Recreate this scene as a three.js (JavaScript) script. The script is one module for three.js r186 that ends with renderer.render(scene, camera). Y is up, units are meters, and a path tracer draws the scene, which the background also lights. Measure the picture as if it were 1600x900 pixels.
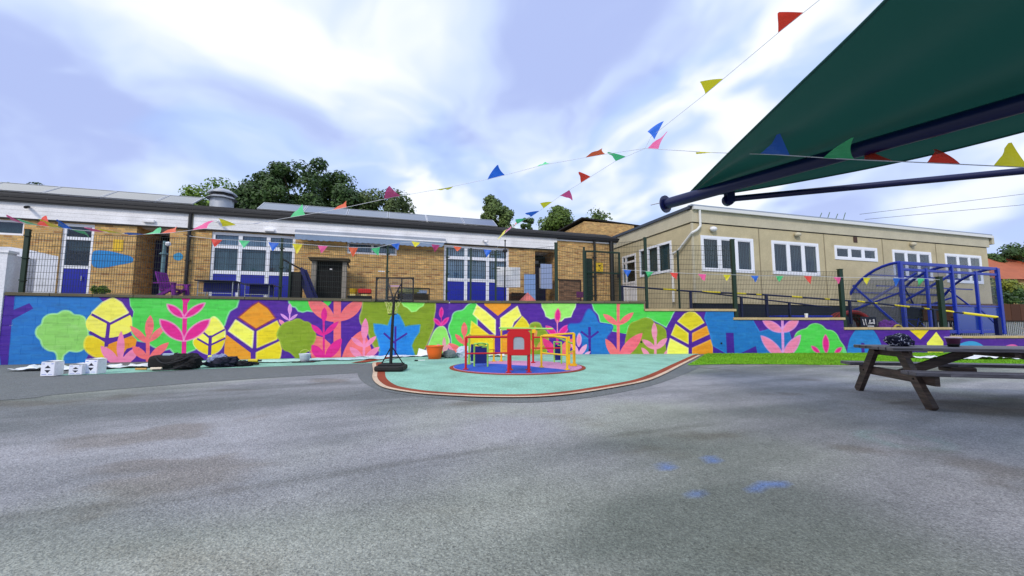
import * as THREE from 'three';
import { mergeGeometries } from 'three/addons/utils/BufferGeometryUtils.js';
import { RoundedBoxGeometry } from 'three/addons/geometries/RoundedBoxGeometry.js';

// ---------------------------------------------------------------- camera, sky, sun, exposure
const scene = new THREE.Scene();
const camera = new THREE.PerspectiveCamera(70.22, 1024 / 576, 0.05, 3000);
camera.position.set(0, 1.0, 0);
camera.rotation.set(0.0919, 0, 0);
const renderer = new THREE.WebGLRenderer({ antialias: true });
renderer.toneMapping = THREE.LinearToneMapping;
renderer.toneMappingExposure = 1.32;
renderer.shadowMap.enabled = true;
const sky = makeSky();
scene.background = sky;
scene.environment = sky;
const sun = new THREE.DirectionalLight(0xfff4e4, 1.5);
sun.position.set(-13, 27, 24);
sun.target.position.set(0, 0, -10);
sun.castShadow = true;
sun.shadow.radius = 24;
Object.assign(sun.shadow.camera, { left: -45, right: 45, top: 45, bottom: -45, near: 1, far: 140 });
sun.shadow.mapSize.set(2048, 2048);
scene.add(sun, sun.target);

// ---------------------------------------------------------------- noise
function hash3(x, y, z) {
  let h = (Math.imul(x | 0, 374761393) + Math.imul(y | 0, 668265263) + Math.imul(z | 0, 2147483647 ^ 1274126177)) | 0;
  h = Math.imul(h ^ (h >>> 13), 1274126177); h ^= h >>> 16;
  return (h >>> 0) / 4294967296;
}
function noise3(x, y, z, per = 0) {
  const X = Math.floor(x), Y = Math.floor(y), Z = Math.floor(z);
  let fx = x - X, fy = y - Y, fz = z - Z;
  fx = fx * fx * (3 - 2 * fx); fy = fy * fy * (3 - 2 * fy); fz = fz * fz * (3 - 2 * fz);
  const w = per ? (v) => ((v % per) + per) % per : (v) => v;
  const h = (i, j, k) => hash3(w(X + i), w(Y + j), Z + k);
  const L = (a, b, t) => a + (b - a) * t;
  return L(L(L(h(0, 0, 0), h(1, 0, 0), fx), L(h(0, 1, 0), h(1, 1, 0), fx), fy), L(L(h(0, 0, 1), h(1, 0, 1), fx), L(h(0, 1, 1), h(1, 1, 1), fx), fy), fz);
}
function fbm(x, y, z, oct = 4, per = 0) {
  let s = 0, a = 0.5, n = 0;
  for (let i = 0; i < oct; i++) { s += a * noise3(x, y, z + i * 17, per); n += a; a *= 0.5; x *= 2; y *= 2; per *= 2; z *= 1; }
  return s / n;
}
function rng(seed) { let s = seed | 0; return () => { s = (s + 0x6d2b79f5) | 0; let t = Math.imul(s ^ (s >>> 15), 1 | s); t = (t + Math.imul(t ^ (t >>> 7), 61 | t)) ^ t; return ((t ^ (t >>> 14)) >>> 0) / 4294967296; }; }
function clamp(v, a = 0, b = 1) { return Math.min(b, Math.max(a, v)); }
function sstep(a, b, v) { const t = clamp((v - a) / (b - a)); return t * t * (3 - 2 * t); }
function mix(a, b, t) { return a + (b - a) * t; }

function makeSky() {
  const W = 1536, H = 768, d = new Float32Array(W * H * 4);
  const blue = [0.32, 0.48, 0.82], lav = [0.355, 0.43, 0.71], white = [0.78, 0.81, 0.86], pale = [0.50, 0.60, 0.83];
  for (let j = 0; j < H; j++) {
    const el = ((j + 0.5) / H - 0.5) * Math.PI, sy = Math.sin(el), cy = Math.cos(el);
    for (let i = 0; i < W; i++) {
      const az = ((i + 0.5) / W - 0.5) * 2 * Math.PI, dx = Math.cos(az) * cy, dz = Math.sin(az) * cy;
      const k = 1 / (Math.max(sy, 0) + 0.22), px = dx * k, pz = dz * k;
      const ox = 205.7144, oz = 125.3059, wx = fbm(px * 1.6 + 3.1 + ox, pz * 1.6 + oz, 5, 4) - 0.5, wz = fbm(px * 1.6 + ox, pz * 1.6 + 7.7 + oz, 9, 4) - 0.5;
      const t = fbm(px * 0.9 + wx * 0.8 + ox, pz * 0.9 + wz * 0.8 + oz, 1, 6) * 0.62 + fbm(px * 2.3 + wx * 1.3 + ox, pz * 2.3 + wz * 1.3 + oz, 3, 6) * 0.38;
      const cool = fbm(px * 1.2 + 40 + wx, pz * 1.2 + 9 + wz, 14, 4);
      const b = clamp(0.575 + (t - 0.504) * 4.1), o = (j * W + i) * 4, hz = sstep(0.36, 0.04, sy), blu = sstep(0.44, 0.6, cool);
      for (let q = 0; q < 3; q++) {
        let v = mix(mix(lav[q], pale[q], sstep(0.25, 0.62, b)), white[q], sstep(0.5, 0.98, b));
        v = mix(v, blue[q], blu * 0.45 * (1 - sstep(0.55, 0.9, b)));
        v = mix(v, pale[q] * 1.04, hz * 0.45);
        if (sy < 0) v = mix(v, [0.3, 0.31, 0.3][q], sstep(0, -0.08, sy));
        d[o + q] = v;
      }
      d[o + 3] = 1;
    }
  }
  const t = new THREE.DataTexture(d, W, H, THREE.RGBAFormat, THREE.FloatType);
  t.mapping = THREE.EquirectangularReflectionMapping; t.magFilter = t.minFilter = THREE.LinearFilter; t.needsUpdate = true;
  return t;
}

// ---------------------------------------------------------------- builders
const V = (x, y, z) => new THREE.Vector3(x, y, z);
const taken = {};
function numbered(n) { const k = taken[n] = (taken[n] ?? -1) + 1; return k ? n + '_' + String(k).padStart(3, '0') : n; }
function thing(name, label, category, pos = [0, 0, 0], turn = 0, group) {
  const o = new THREE.Group(); o.name = numbered(name); o.position.set(...pos); o.rotation.y = turn;
  o.userData = { label, category }; if (group) o.userData.group = group; scene.add(o); return o;
}
function boxUV(g) {
  const p = g.attributes.position, n = g.attributes.normal, uv = new Float32Array(p.count * 2);
  for (let i = 0; i < p.count; i++) {
    const ax = Math.abs(n.getX(i)), ay = Math.abs(n.getY(i)), az = Math.abs(n.getZ(i));
    if (az >= ax && az >= ay) { uv[2 * i] = p.getX(i); uv[2 * i + 1] = p.getY(i); }
    else if (ax >= ay) { uv[2 * i] = p.getZ(i); uv[2 * i + 1] = p.getY(i); }
    else { uv[2 * i] = p.getX(i); uv[2 * i + 1] = p.getZ(i); }
  }
  g.setAttribute('uv', new THREE.BufferAttribute(uv, 2)); return g;
}
function join(list) {
  const a = (Array.isArray(list) ? list : [list]).map((g) => {
    const h = g.index ? g.toNonIndexed() : g;
    for (const k of Object.keys(h.attributes)) if (!['position', 'normal', 'uv'].includes(k)) h.deleteAttribute(k);
    if (!h.attributes.normal) h.computeVertexNormals();
    if (!h.attributes.uv) h.setAttribute('uv', new THREE.BufferAttribute(new Float32Array(h.attributes.position.count * 2), 2));
    return h;
  });
  return a.length > 1 ? mergeGeometries(a) : a[0];
}
function mk(parent, name, geos, mat, o = {}) {
  const g = o.raw ? geos : join(geos); if (!o.raw && !o.keepUV) boxUV(g);
  const m = new THREE.Mesh(g, mat); m.name = parent === scene ? numbered(name) : name; m.castShadow = m.receiveShadow = true;
  if (o.label) m.userData.label = o.label; if (o.category) m.userData.category = o.category; if (o.group) m.userData.group = o.group; if (o.kind) m.userData.kind = o.kind;
  parent.add(m); return m;
}
function sub(parent, name) { const g = new THREE.Group(); g.name = name; parent.add(g); return g; }
function bx(w, h, d, x = 0, y = 0, z = 0, rx = 0, ry = 0, rz = 0) {
  const g = new THREE.BoxGeometry(w, h, d); if (rx) g.rotateX(rx); if (ry) g.rotateY(ry); if (rz) g.rotateZ(rz); return g.translate(x, y, z);
}
const b6 = (x0, x1, y0, y1, z0, z1) => bx(x1 - x0, y1 - y0, z1 - z0, (x0 + x1) / 2, (y0 + y1) / 2, (z0 + z1) / 2);
function rb(w, h, d, r, x = 0, y = 0, z = 0, rx = 0, ry = 0, rz = 0) {
  const g = new RoundedBoxGeometry(w, h, d, 1, r); if (rx) g.rotateX(rx); if (ry) g.rotateY(ry); if (rz) g.rotateZ(rz); return g.translate(x, y, z);
}
function orient(g, a, b) {
  const dir = b.clone().sub(a); g.applyQuaternion(new THREE.Quaternion().setFromUnitVectors(V(0, 1, 0), dir.normalize())); return g.translate((a.x + b.x) / 2, (a.y + b.y) / 2, (a.z + b.z) / 2);
}
function A3(p) { return p.isVector3 ? p : V(...p); }
function tube(a, b, r, seg = 8, r2 = r) { a = A3(a); b = A3(b); return orient(new THREE.CylinderGeometry(r2, r, a.distanceTo(b), seg), a, b); }
function bar(a, b, w, d = w) { a = A3(a); b = A3(b); return orient(new THREE.BoxGeometry(w, a.distanceTo(b), d), a, b); }
function curve(pts, r, seg = 24, rs = 6, tension = 0.5) { return new THREE.TubeGeometry(new THREE.CatmullRomCurve3(pts.map(A3), false, 'catmullrom', tension), seg, r, rs); }
function pathBars(pts, r, rs = 8) { const out = []; for (let i = 1; i < pts.length; i++) out.push(tube(pts[i - 1], pts[i], r, rs)); return out; }
function flat(pts, y, holes) {                                    // a horizontal sheet from [x, z] points
  const s = new THREE.Shape(pts.map(([x, z]) => new THREE.Vector2(x, -z)));
  if (holes) for (const h of holes) s.holes.push(new THREE.Path(h.map(([x, z]) => new THREE.Vector2(x, -z))));
  return new THREE.ShapeGeometry(s).rotateX(-Math.PI / 2).translate(0, y, 0);
}
function smooth(pts, n = 8, closed = false) { return new THREE.CatmullRomCurve3(pts.map(([x, z]) => V(x, 0, z)), closed, 'catmullrom', 0.5).getPoints(pts.length * n).map((p) => [p.x, p.z]); }
function lump(w, h, d, seed, amp = 0.25, f = 2.2, detail = 3, flatBase = true) {     // a crumpled bundle resting on y = 0
  const g = new THREE.IcosahedronGeometry(1, detail * 3), p = g.attributes.position;
  for (let i = 0; i < p.count; i++) {
    const x = p.getX(i), y = p.getY(i), z = p.getZ(i);
    const k = 1 + amp * (2 * fbm(x * f + seed, y * f, z * f, 3) - 1) + amp * 0.5 * Math.abs(2 * noise3(x * f * 2.3 + seed, y * f * 2.3, z * f * 2.3) - 1);
    let Y = y * k; if (flatBase) Y = Math.max(Y, -0.75);
    p.setXYZ(i, x * k * w / 2, (Y + 0.75) * h / 1.75, z * k * d / 2);
  }
  g.computeVertexNormals(); return g;
}
function sheetCloth(w, d, nx, nz, seed, amp) {                     // a crumpled sheet on the ground
  const g = new THREE.PlaneGeometry(w, d, nx, nz).rotateX(-Math.PI / 2), p = g.attributes.position;
  for (let i = 0; i < p.count; i++) {
    const x = p.getX(i), z = p.getZ(i), n = fbm(x * 2.5 + seed, z * 2.5, seed, 4), e = fbm(x * 1.2, z * 1.2 + seed, 3, 2) - 0.5;
    p.setXYZ(i, x + e * 0.35, 0.012 + amp * Math.pow(Math.abs(2 * n - 1), 1.0) * 1.4, z + (fbm(x * 1.7 + seed, z, 8, 2) - 0.5) * 0.35);
  }
  g.computeVertexNormals(); return g;
}

// ---------------------------------------------------------------- textures
function dataTex(n, fn, srgb = true, rep = 1) {
  const d = new Uint8Array(n * n * 4);
  for (let j = 0; j < n; j++) for (let i = 0; i < n; i++) { const c = fn(i / n, j / n, i, j), o = (j * n + i) * 4; d[o] = clamp(c[0]) * 255; d[o + 1] = clamp(c[1]) * 255; d[o + 2] = clamp(c[2]) * 255; d[o + 3] = 255; }
  const t = new THREE.DataTexture(d, n, n); t.wrapS = t.wrapT = THREE.RepeatWrapping; t.magFilter = THREE.LinearFilter; t.minFilter = THREE.LinearMipmapLinearFilter; t.generateMipmaps = true;
  if (srgb) t.colorSpace = THREE.SRGBColorSpace; t.repeat.set(rep, rep); t.needsUpdate = true; return t;
}
const again = (t, r, r2 = r) => { const c = t.clone(); c.repeat.set(r, r2); c.needsUpdate = true; return c; };
const gray = (v) => [v, v, v];
const R0 = rng(7);
const gritSpots = new Float32Array(1024 * 1024);
for (let i = 0; i < 1024 * 1024; i++) gritSpots[i] = R0();
const TX = {};
TX.grit = dataTex(1024, (u, v, i, j) => {
  const s = gritSpots[j * 1024 + i], c = fbm(u * 128, v * 128, 2, 2, 128), m = fbm(u * 10, v * 10, 4, 4, 10), p = noise3(u * 230, v * 230, 6, 230);
  const w = 0.74 + 0.30 * (c - 0.5) + 0.08 * (m - 0.5) + (p > 0.82 ? 0.14 : 0) + (p < 0.14 ? -0.2 : 0) + (s - 0.5) * 0.26 + (s > 0.9988 ? 0.22 : 0);
  return [w, w * 0.995, w * 1.0];
}, true, 1 / 1.15);
TX.gritBump = dataTex(512, (u, v) => gray(fbm(u * 110, v * 110, 2, 3, 110)), false, 1 / 0.9);
TX.mottle = dataTex(512, (u, v) => { const m = fbm(u * 6, v * 6, 4, 6, 6), f = fbm(u * 90, v * 90, 8, 2, 90); return gray(0.94 + 0.14 * (m - 0.5) + 0.08 * (f - 0.5)); }, true, 1 / 2.3);
TX.rubber = dataTex(512, (u, v, i, j) => { const p = noise3(u * 200, v * 200, 3, 200), m = fbm(u * 5, v * 5, 9, 5, 5); const w = 0.88 + (p - 0.5) * 0.24 + (m - 0.5) * 0.22; return [w, w, w * (0.99 + 0.03 * m)]; }, true, 1 / 1.9);
{ // brick: 225 x 75 mm stretcher bond, 6 x 18 bricks on a 1.35 m tile
  const tone = (c, r) => hash3(c, r, 5);
  const cell = (u, v) => { const r = Math.floor(v * 18), off = (r % 2) * 0.5, x = u * 6 + off, c = Math.floor(x) % 6, fx = x - Math.floor(x), fy = v * 18 - r; return [c, r, fx, fy]; };
  TX.brick = dataTex(1024, (u, v) => {
    const [c, r, fx, fy] = cell(u, v), joint = fx < 0.045 || fy < 0.14, n = fbm(u * 60, v * 60, 2, 3, 60), t = tone(c, r), q = hash3(c, r, 9);
    if (joint) return [0.66 + n * 0.1, 0.60 + n * 0.1, 0.48 + n * 0.1];
    const k = 0.84 + 0.2 * t + (n - 0.5) * 0.22;
    return [0.86 * k + (q > 0.85 ? -0.1 : 0), 0.69 * k - (q > 0.85 ? 0.12 : 0), 0.42 * k - (q > 0.85 ? 0.08 : 0)];
  }, true, 1 / 1.35);
  TX.brickBump = dataTex(512, (u, v) => { const [, , fx, fy] = cell(u, v); return gray((fx < 0.045 || fy < 0.14 ? 0.2 : 0.8) + (fbm(u * 60, v * 60, 2, 2, 60) - 0.5) * 0.3); }, false, 1 / 1.35);
}
TX.wood = dataTex(512, (u, v) => {
  const w = fbm(u * 3, v * 60, 3, 4, 0), k = fbm(u * 2 + 5, v * 14, 6, 3), f = fbm(u * 12, v * 160, 9, 2);
  const s = 0.62 + 0.5 * (w - 0.5) + 0.35 * (k - 0.5) + 0.25 * (f - 0.5); return [s * 1.02, s * 0.97, s * 0.93];
}, true, 1);
TX.woodBump = dataTex(256, (u, v) => gray(fbm(u * 4, v * 90, 3, 3)), false, 1);

// ---------------------------------------------------------------- materials
const std = (hex, roughness = 0.8, o = {}) => new THREE.MeshStandardMaterial({ color: hex, roughness, ...o });
const painted = (hex, r = 0.7) => std(hex, r, { map: TX.mottle });
const M = {
  brick: std(0xffffff, 0.92, { map: TX.brick, bumpMap: TX.brickBump, bumpScale: 0.006 }),
  whitePaint: painted(0xfdfdff, 0.6), whiteBrick: std(0xf6f7fb, 0.7, { map: TX.mottle, bumpMap: TX.brickBump, bumpScale: 0.006 }),
  upvc: std(0xeef1f8, 0.35), bluePanel: painted(0x1021a8, 0.4), navyDoor: painted(0x0a1250, 0.45),
  roof: std(0x1c1815, 0.9, { map: TX.mottle }), gutter: std(0x0b0b0d, 0.45), black: std(0x0a0a0b, 0.5), blackRubber: std(0x141416, 0.7),
  beige: painted(0xcabd98, 0.75), beigeTrim: painted(0xcfc7ac, 0.6), gutterWhite: std(0xdfe0dd, 0.4), skirt: std(0x0d1428, 0.7),
  green: std(0x0c2c1a, 0.45), darkGreen: std(0x08301f, 0.4), wire: std(0x12221c, 0.5),
  navy: std(0x0b1446, 0.35), shelterBlue: std(0x142fa0, 0.35), yellowTape: std(0xf2df2e, 0.5),
  glass: new THREE.MeshPhysicalMaterial({ color: 0xdfeaf0, roughness: 0.03, transmission: 1, thickness: 0, ior: 1.5 }),
  clear: new THREE.MeshPhysicalMaterial({ color: 0xdfe4ee, roughness: 0.12, transmission: 0.86, thickness: 0, ior: 1.45 }),
  acrylic: new THREE.MeshPhysicalMaterial({ color: 0xf4f6fa, roughness: 0.02, transmission: 1, thickness: 0, ior: 1.3 }),
  room: std(0x18211f, 0.95), blind: painted(0x8d9c9a, 0.9), blindDark: painted(0x52625f, 0.9), blindPale: painted(0xc3cddc, 0.9),
  solar: new THREE.MeshPhysicalMaterial({ color: 0x3a4656, roughness: 0.16, clearcoat: 1, clearcoatRoughness: 0.05, metalness: 0.2 }), alu: std(0xc9ccd2, 0.35, { metalness: 0.6 }),
  galv: std(0xb4bac2, 0.5, { metalness: 0.3 }),
  copingOld: std(0x6b6450, 0.95, { map: TX.mottle, bumpMap: TX.gritBump, bumpScale: 0.006 }), copingNew: std(0xcbb286, 0.9, { map: TX.mottle, bumpMap: TX.gritBump, bumpScale: 0.003 }),
  woodDark: std(0x77675f, 0.62, { map: TX.wood, bumpMap: TX.woodBump, bumpScale: 0.004 }), woodTop: std(0x9a99a6, 0.5, { map: TX.wood, bumpMap: TX.woodBump, bumpScale: 0.003 }), woodBrown: std(0x8a6746, 0.75, { map: TX.wood }),
  mint: std(0xa2dcc4, 0.9, { map: TX.rubber, bumpMap: TX.gritBump, bumpScale: 0.003 }), redBand: std(0xa8451f, 0.9, { map: TX.rubber, bumpMap: TX.gritBump, bumpScale: 0.003 }), cream: std(0xf0d3b4, 0.85, { map: TX.rubber }),
  blueFloor: std(0x2a62dc, 0.8, { map: TX.rubber }), pinkFloor: std(0xe79fd0, 0.8, { map: TX.rubber }),
  red: std(0xc40d14, 0.3), yellow: std(0xf6c30a, 0.32), limeTube: std(0x9bd653, 0.32), navyPanel: std(0x071468, 0.35), greyPanel: painted(0xa7aebb, 0.4),
  darkTarmac: std(0xa4a9ab, 0.92, { map: TX.grit, bumpMap: TX.gritBump, bumpScale: 0.006 }),
  turf: std(0x6fb40c, 0.9, { map: TX.rubber }),
  whiteSheet: new THREE.MeshPhysicalMaterial({ color: 0xeef1f6, roughness: 0.5 }), purple: std(0x7a148c, 0.45),
  sail: new THREE.MeshPhysicalMaterial({ color: 0x005247, roughness: 0.95, transmission: 0.22, thickness: 0, side: THREE.DoubleSide }),
  rope: std(0xd8dbe2, 0.7), bark: std(0x4a3c2e, 0.95, { map: TX.mottle }),
};
M.darkTarmac.color.setRGB(0.30, 0.33, 0.33);

// ---------------------------------------------------------------- ground
const W0 = [-12.95, -10.66], W1 = [-2.2, -14.12], A1 = Math.atan2(3.46, 10.75), L1 = Math.hypot(10.75, 3.46), A2 = 3.26 * Math.PI / 180;
const wallZ = (x) => (x < W1[0] ? W0[1] - (x - W0[0]) * Math.tan(A1) : W1[1] - (x - W1[0]) * Math.tan(A2));
const spot = (o, a) => (x, y, z) => [o[0] + x * Math.cos(a) + z * Math.sin(a), y, o[1] - x * Math.sin(a) + z * Math.cos(a)];   // local to world
const onS1 = spot(W0, A1), onS2 = spot(W1, A2);
{
  const xs = [-400, -200, -100, -60, -40, -28], zs = [80, 40, 20, 10, 6];
  for (let x = -20; x <= 26.01; x += 0.1) xs.push(x); xs.push(32, 45, 70, 110, 200, 400);
  for (let z = 3; z >= -16.01; z -= 0.075) zs.push(z); zs.push(-20, -40, -80, -160, -400);
  const nx = xs.length, nz = zs.length, pos = new Float32Array(nx * nz * 3), col = new Float32Array(nx * nz * 3), uv = new Float32Array(nx * nz * 2), idx = [];
  const seam = [[-4.2, -2.05], [-2.69, -2.25], [-2.3, -2.36], [-1.87, -2.5], [-1.45, -2.75], [-0.92, -3.04], [-0.26, -3.39], [0.56, -3.72], [1.56, -4.1], [2.79, -4.57], [3.76, -5.02], [5.2, -5.5]];
  const seamD = (x, z) => { let b = 9; for (let i = 1; i < seam.length; i++) { const [ax, az] = seam[i - 1], [bx_, bz] = seam[i], dx = bx_ - ax, dz = bz - az, t = clamp(((x - ax) * dx + (z - az) * dz) / (dx * dx + dz * dz)); b = Math.min(b, Math.hypot(x - ax - dx * t, z - az - dz * t)); } return b; };
  for (let j = 0; j < nz; j++) for (let i = 0; i < nx; i++) {
    const x = xs[i], z = zs[j], k = j * nx + i;
    pos[3 * k] = x; pos[3 * k + 1] = 0; pos[3 * k + 2] = z; uv[2 * k] = x; uv[2 * k + 1] = z;
    const ca = Math.cos(0.42), sa = Math.sin(0.42), a = x * ca - z * sa, b = x * sa + z * ca;
    const w1 = fbm(a * 0.16 + 4.2, b * 0.5 + 1.3, 2, 5), w2 = fbm(x * 0.7 + 9, z * 0.9, 6, 5), w3 = fbm(a * 0.5, b * 2.4, 11, 4), g = fbm(x * 0.3 + 2, z * 0.3 + 8, 15, 3);
    let t = 0.46 + 2.0 * (w1 - 0.5) + 1.1 * (w2 - 0.5) + 1.3 * (w3 - 0.5);
    let r = mix(0.30, 0.66, clamp(t)), gr = mix(0.325, 0.665, clamp(t)), bl = mix(0.33, 0.695, clamp(t));
    const warm = sstep(0.46, 0.66, g); gr *= 1 + 0.05 * warm; bl *= 1 - 0.12 * warm;
    const sd = seamD(x, z), sw = 0.012 + 0.05 * fbm(x * 3, z * 3, 3, 2), ss = sstep(sw + 0.06, sw * 0.2, sd) * sstep(0.3, 0.55, fbm(x * 1.3, z * 1.3, 21, 3)) * 0.24; r *= 1 - ss; gr *= 1 - ss; bl *= 1 - ss * 1.1;
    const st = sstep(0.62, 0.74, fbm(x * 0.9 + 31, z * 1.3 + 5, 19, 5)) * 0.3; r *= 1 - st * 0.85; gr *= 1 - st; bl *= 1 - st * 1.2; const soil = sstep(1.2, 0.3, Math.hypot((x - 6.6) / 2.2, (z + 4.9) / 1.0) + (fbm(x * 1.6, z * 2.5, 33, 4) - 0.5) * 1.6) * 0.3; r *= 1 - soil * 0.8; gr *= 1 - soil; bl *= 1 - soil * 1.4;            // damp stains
    // worn blue and green paint left on the tarmac
    const paint = (px, pz, rx, rz, c, s) => { const e = Math.hypot((x - px) / rx, (z - pz) / rz), n = fbm(x * 7, z * 7, 27, 3), m = sstep(1.15, 0.7, e + (n - 0.5) * 1.2) * s; r = mix(r, c[0], m); gr = mix(gr, c[1], m); bl = mix(bl, c[2], m); };
    for (const [px, pz, w, d] of [[1.07, -3.03, 0.11, 0.05], [1.5, -3.18, 0.11, 0.05], [1.66, -2.72, 0.08, 0.05], [1.14, -2.53, 0.08, 0.045], [1.46, -2.64, 0.06, 0.03]]) paint(px, pz, w, d, [0.22, 0.42, 1.0], 0.75);
    const rr = Math.hypot((x - 3.45) / 0.34, (z + 3.72) / 0.34); if (rr < 1.5) { const m = sstep(0.3, 0.0, Math.abs(rr - 0.85)) * 0.35 * fbm(x * 6, z * 6, 5, 3); r = mix(r, 0.2, m); gr = mix(gr, 0.7, m); bl = mix(bl, 0.55, m); }
    col[3 * k] = r; col[3 * k + 1] = gr; col[3 * k + 2] = bl;
    if (i && j) idx.push(k - nx - 1, k - 1, k, k - nx - 1, k, k - nx);
  }
  const g = new THREE.BufferGeometry(); g.setAttribute('position', new THREE.BufferAttribute(pos, 3)); g.setAttribute('color', new THREE.BufferAttribute(col, 3)); g.setAttribute('uv', new THREE.BufferAttribute(uv, 2)); g.setIndex(idx); g.computeVertexNormals();
  mk(scene, 'ground', g, new THREE.MeshStandardMaterial({ color: 0xffffff, vertexColors: true, roughness: 0.88, map: TX.grit, bumpMap: TX.gritBump, bumpScale: 0.007 }), { raw: true, kind: 'structure', label: 'worn grey tarmac playground with pale and dark streaks' });
}
const outer = smooth([[-3.9, -8.47], [-3.28, -8.81], [-2.88, -7.87], [-2.43, -7.03], [-1.97, -6.42], [-1.37, -5.96], [-0.87, -5.7], [-0.34, -5.52], [0.25, -5.47], [0.87, -5.7], [1.52, -6.18], [2.38, -7.03], [3.31, -8.26], [4.5, -10.0], [6.7, -13.9]].slice(1), 6);
const creamLine = smooth([[-3.75, -11.2], [-3.57, -10.6], [-3.07, -9.18], [-2.64, -7.87], [-2.27, -7.03], [-1.95, -6.55], [-1.41, -6.12], [-0.9, -5.91], [-0.35, -5.78], [0.26, -5.78], [0.83, -6.01], [1.51, -6.55], [2.4, -7.43], [3.17, -8.58], [4.22, -10.34], [6.35, -13.9]], 6);
const inset = (line, d) => line.map(([x, z], i) => { const a = line[Math.max(0, i - 1)], b = line[Math.min(line.length - 1, i + 1)], dx = b[0] - a[0], dz = b[1] - a[1], l = Math.hypot(dx, dz) || 1; return [x + dz / l * d, z - dx / l * d]; });
const wallFoot = []; for (let x = 6.6; x >= -3.9; x -= 0.5) wallFoot.push([x, wallZ(x) + 0.01]);
const tarmacEdge = smooth([[-16, 0.2], [-9.5, -4.0], [-6.87, -5.61], [-6.63, -6.05], [-5.88, -6.96], [-4.84, -7.87], [-3.91, -8.47], [-3.28, -8.81]], 5);
{
  const back = []; for (let x = 6.7; x >= -16; x -= 0.6) back.push([x, wallZ(x) + 0.02]);
  mk(scene, 'tarmac_strip', flat([...tarmacEdge, ...outer.slice(1), ...back], 0.004), M.darkTarmac, { kind: 'structure', label: 'darker newer tarmac strip along the mural wall' });
  const strip = smooth([[-9.25, -8.35], [-8.8, -8.4], [-8.14, -8.81], [-7.28, -9.45], [-6.18, -10.02], [-5.18, -10.5], [-3.6, -11.12]], 4), sb = []; for (let x = -3.6; x >= -9.4; x -= 0.5) sb.push([x, wallZ(x) + 0.03]);
  mk(scene, 'rubber_strip', flat([...strip, ...sb], 0.008), M.mint, { kind: 'structure', label: 'mint green rubber strip at the foot of the wall' });
  mk(scene, 'rubber_surface', flat([...inset(creamLine, 0.24), ...wallFoot], 0.016), M.mint, { kind: 'structure', label: 'mint green rubber play surface' });
  mk(scene, 'red_edging', flat([...inset(creamLine, 0.085), ...inset(creamLine, 0.245).reverse()], 0.02), M.redBand, { kind: 'structure', label: 'brick red edging band round the play surface' });
  mk(scene, 'cream_edging', flat([...creamLine, ...inset(creamLine, 0.09).reverse()], 0.022), M.cream, { kind: 'structure', label: 'cream kerb line round the play surface' });
  mk(scene, 'red_band', flat([[-4.28, -11.0], [-3.95, -11.15], [-3.55, -13.6], [-4.0, -13.45]], 0.024), M.redBand, { kind: 'structure', label: 'red band crossing the mint strip to the wall' });
  const lawn = []; const front = smooth([[6.4, -13.85], [5.2, -11.75], [4.46, -10.5], [5.2, -10.7], [6.59, -10.72], [8.58, -10.55], [12.8, -10.5], [26, -10.6]], 5); for (let x = 26; x >= 6.6; x -= 0.8) lawn.push([x, wallZ(x) + 0.02]);
  mk(scene, 'lawn_base', flat([...front, ...lawn], 0.012), M.turf, { kind: 'structure', label: 'bright green turf base below the mural' });
  mk(scene, 'path_edging', flat([[4.5, -10.42], [6.6, -10.64], [8.6, -10.48], [12.8, -10.42], [26, -10.52], [26, -10.1], [12.8, -10.05], [9, -10.15], [7.2, -10.45], [5.2, -10.5]], 0.006), M.cream.clone(), { kind: 'structure', label: 'pale worn concrete edge in front of the turf' }).material.color.set(0xb9b6ac);
  // turf blades
  const blade = new THREE.BufferGeometry(), bp = []; const r = rng(5);
  for (let i = 0; i < 5; i++) { const a = r() * 6.28, l = 0.02 + r() * 0.02, x = (r() - 0.5) * 0.06, z = (r() - 0.5) * 0.06, w = 0.006; bp.push(x - w * Math.sin(a), 0, z + w * Math.cos(a), x + w * Math.sin(a), 0, z - w * Math.cos(a), x + Math.cos(a) * l * 0.7, l, z + Math.sin(a) * l * 0.7); }
  blade.setAttribute('position', new THREE.BufferAttribute(new Float32Array(bp), 3)); blade.computeVertexNormals();
  const spots = []; while (spots.length < 42000) { const x = 4.5 + r() * 15, z = -10.5 - r() * 4.6; if (z < wallZ(x) + 0.03) continue; const lim = x < 5.2 ? 1 : 0; const leftEdge = 4.5 + Math.max(0, (-10.55 - z)) * 0.585; if (x < leftEdge + 0.02) continue; if (z > -10.72 && x < 7.5) continue; spots.push([x, z]); }
  const im = new THREE.InstancedMesh(blade, new THREE.MeshStandardMaterial({ color: 0xffffff, roughness: 0.85, side: THREE.DoubleSide }), spots.length), mt = new THREE.Matrix4(), c = new THREE.Color();
  spots.forEach(([x, z], i) => { const s = 0.7 + r() * 0.7; mt.makeRotationY(r() * 6.28).scale(V(s, s, s)).setPosition(x, 0.012, z); im.setMatrixAt(i, mt); const k = 0.75 + 0.5 * fbm(x * 1.3, z * 1.3, 2, 3); c.setRGB(0.17 * k * (0.8 + r() * 0.5), 0.42 * k, 0.012 * k); im.setColorAt(i, c); });
  im.name = 'turf_grass'; im.userData = { kind: 'stuff', label: 'short bright green turf along the foot of the wall', category: 'grass' }; im.receiveShadow = true; scene.add(im);
}
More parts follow.
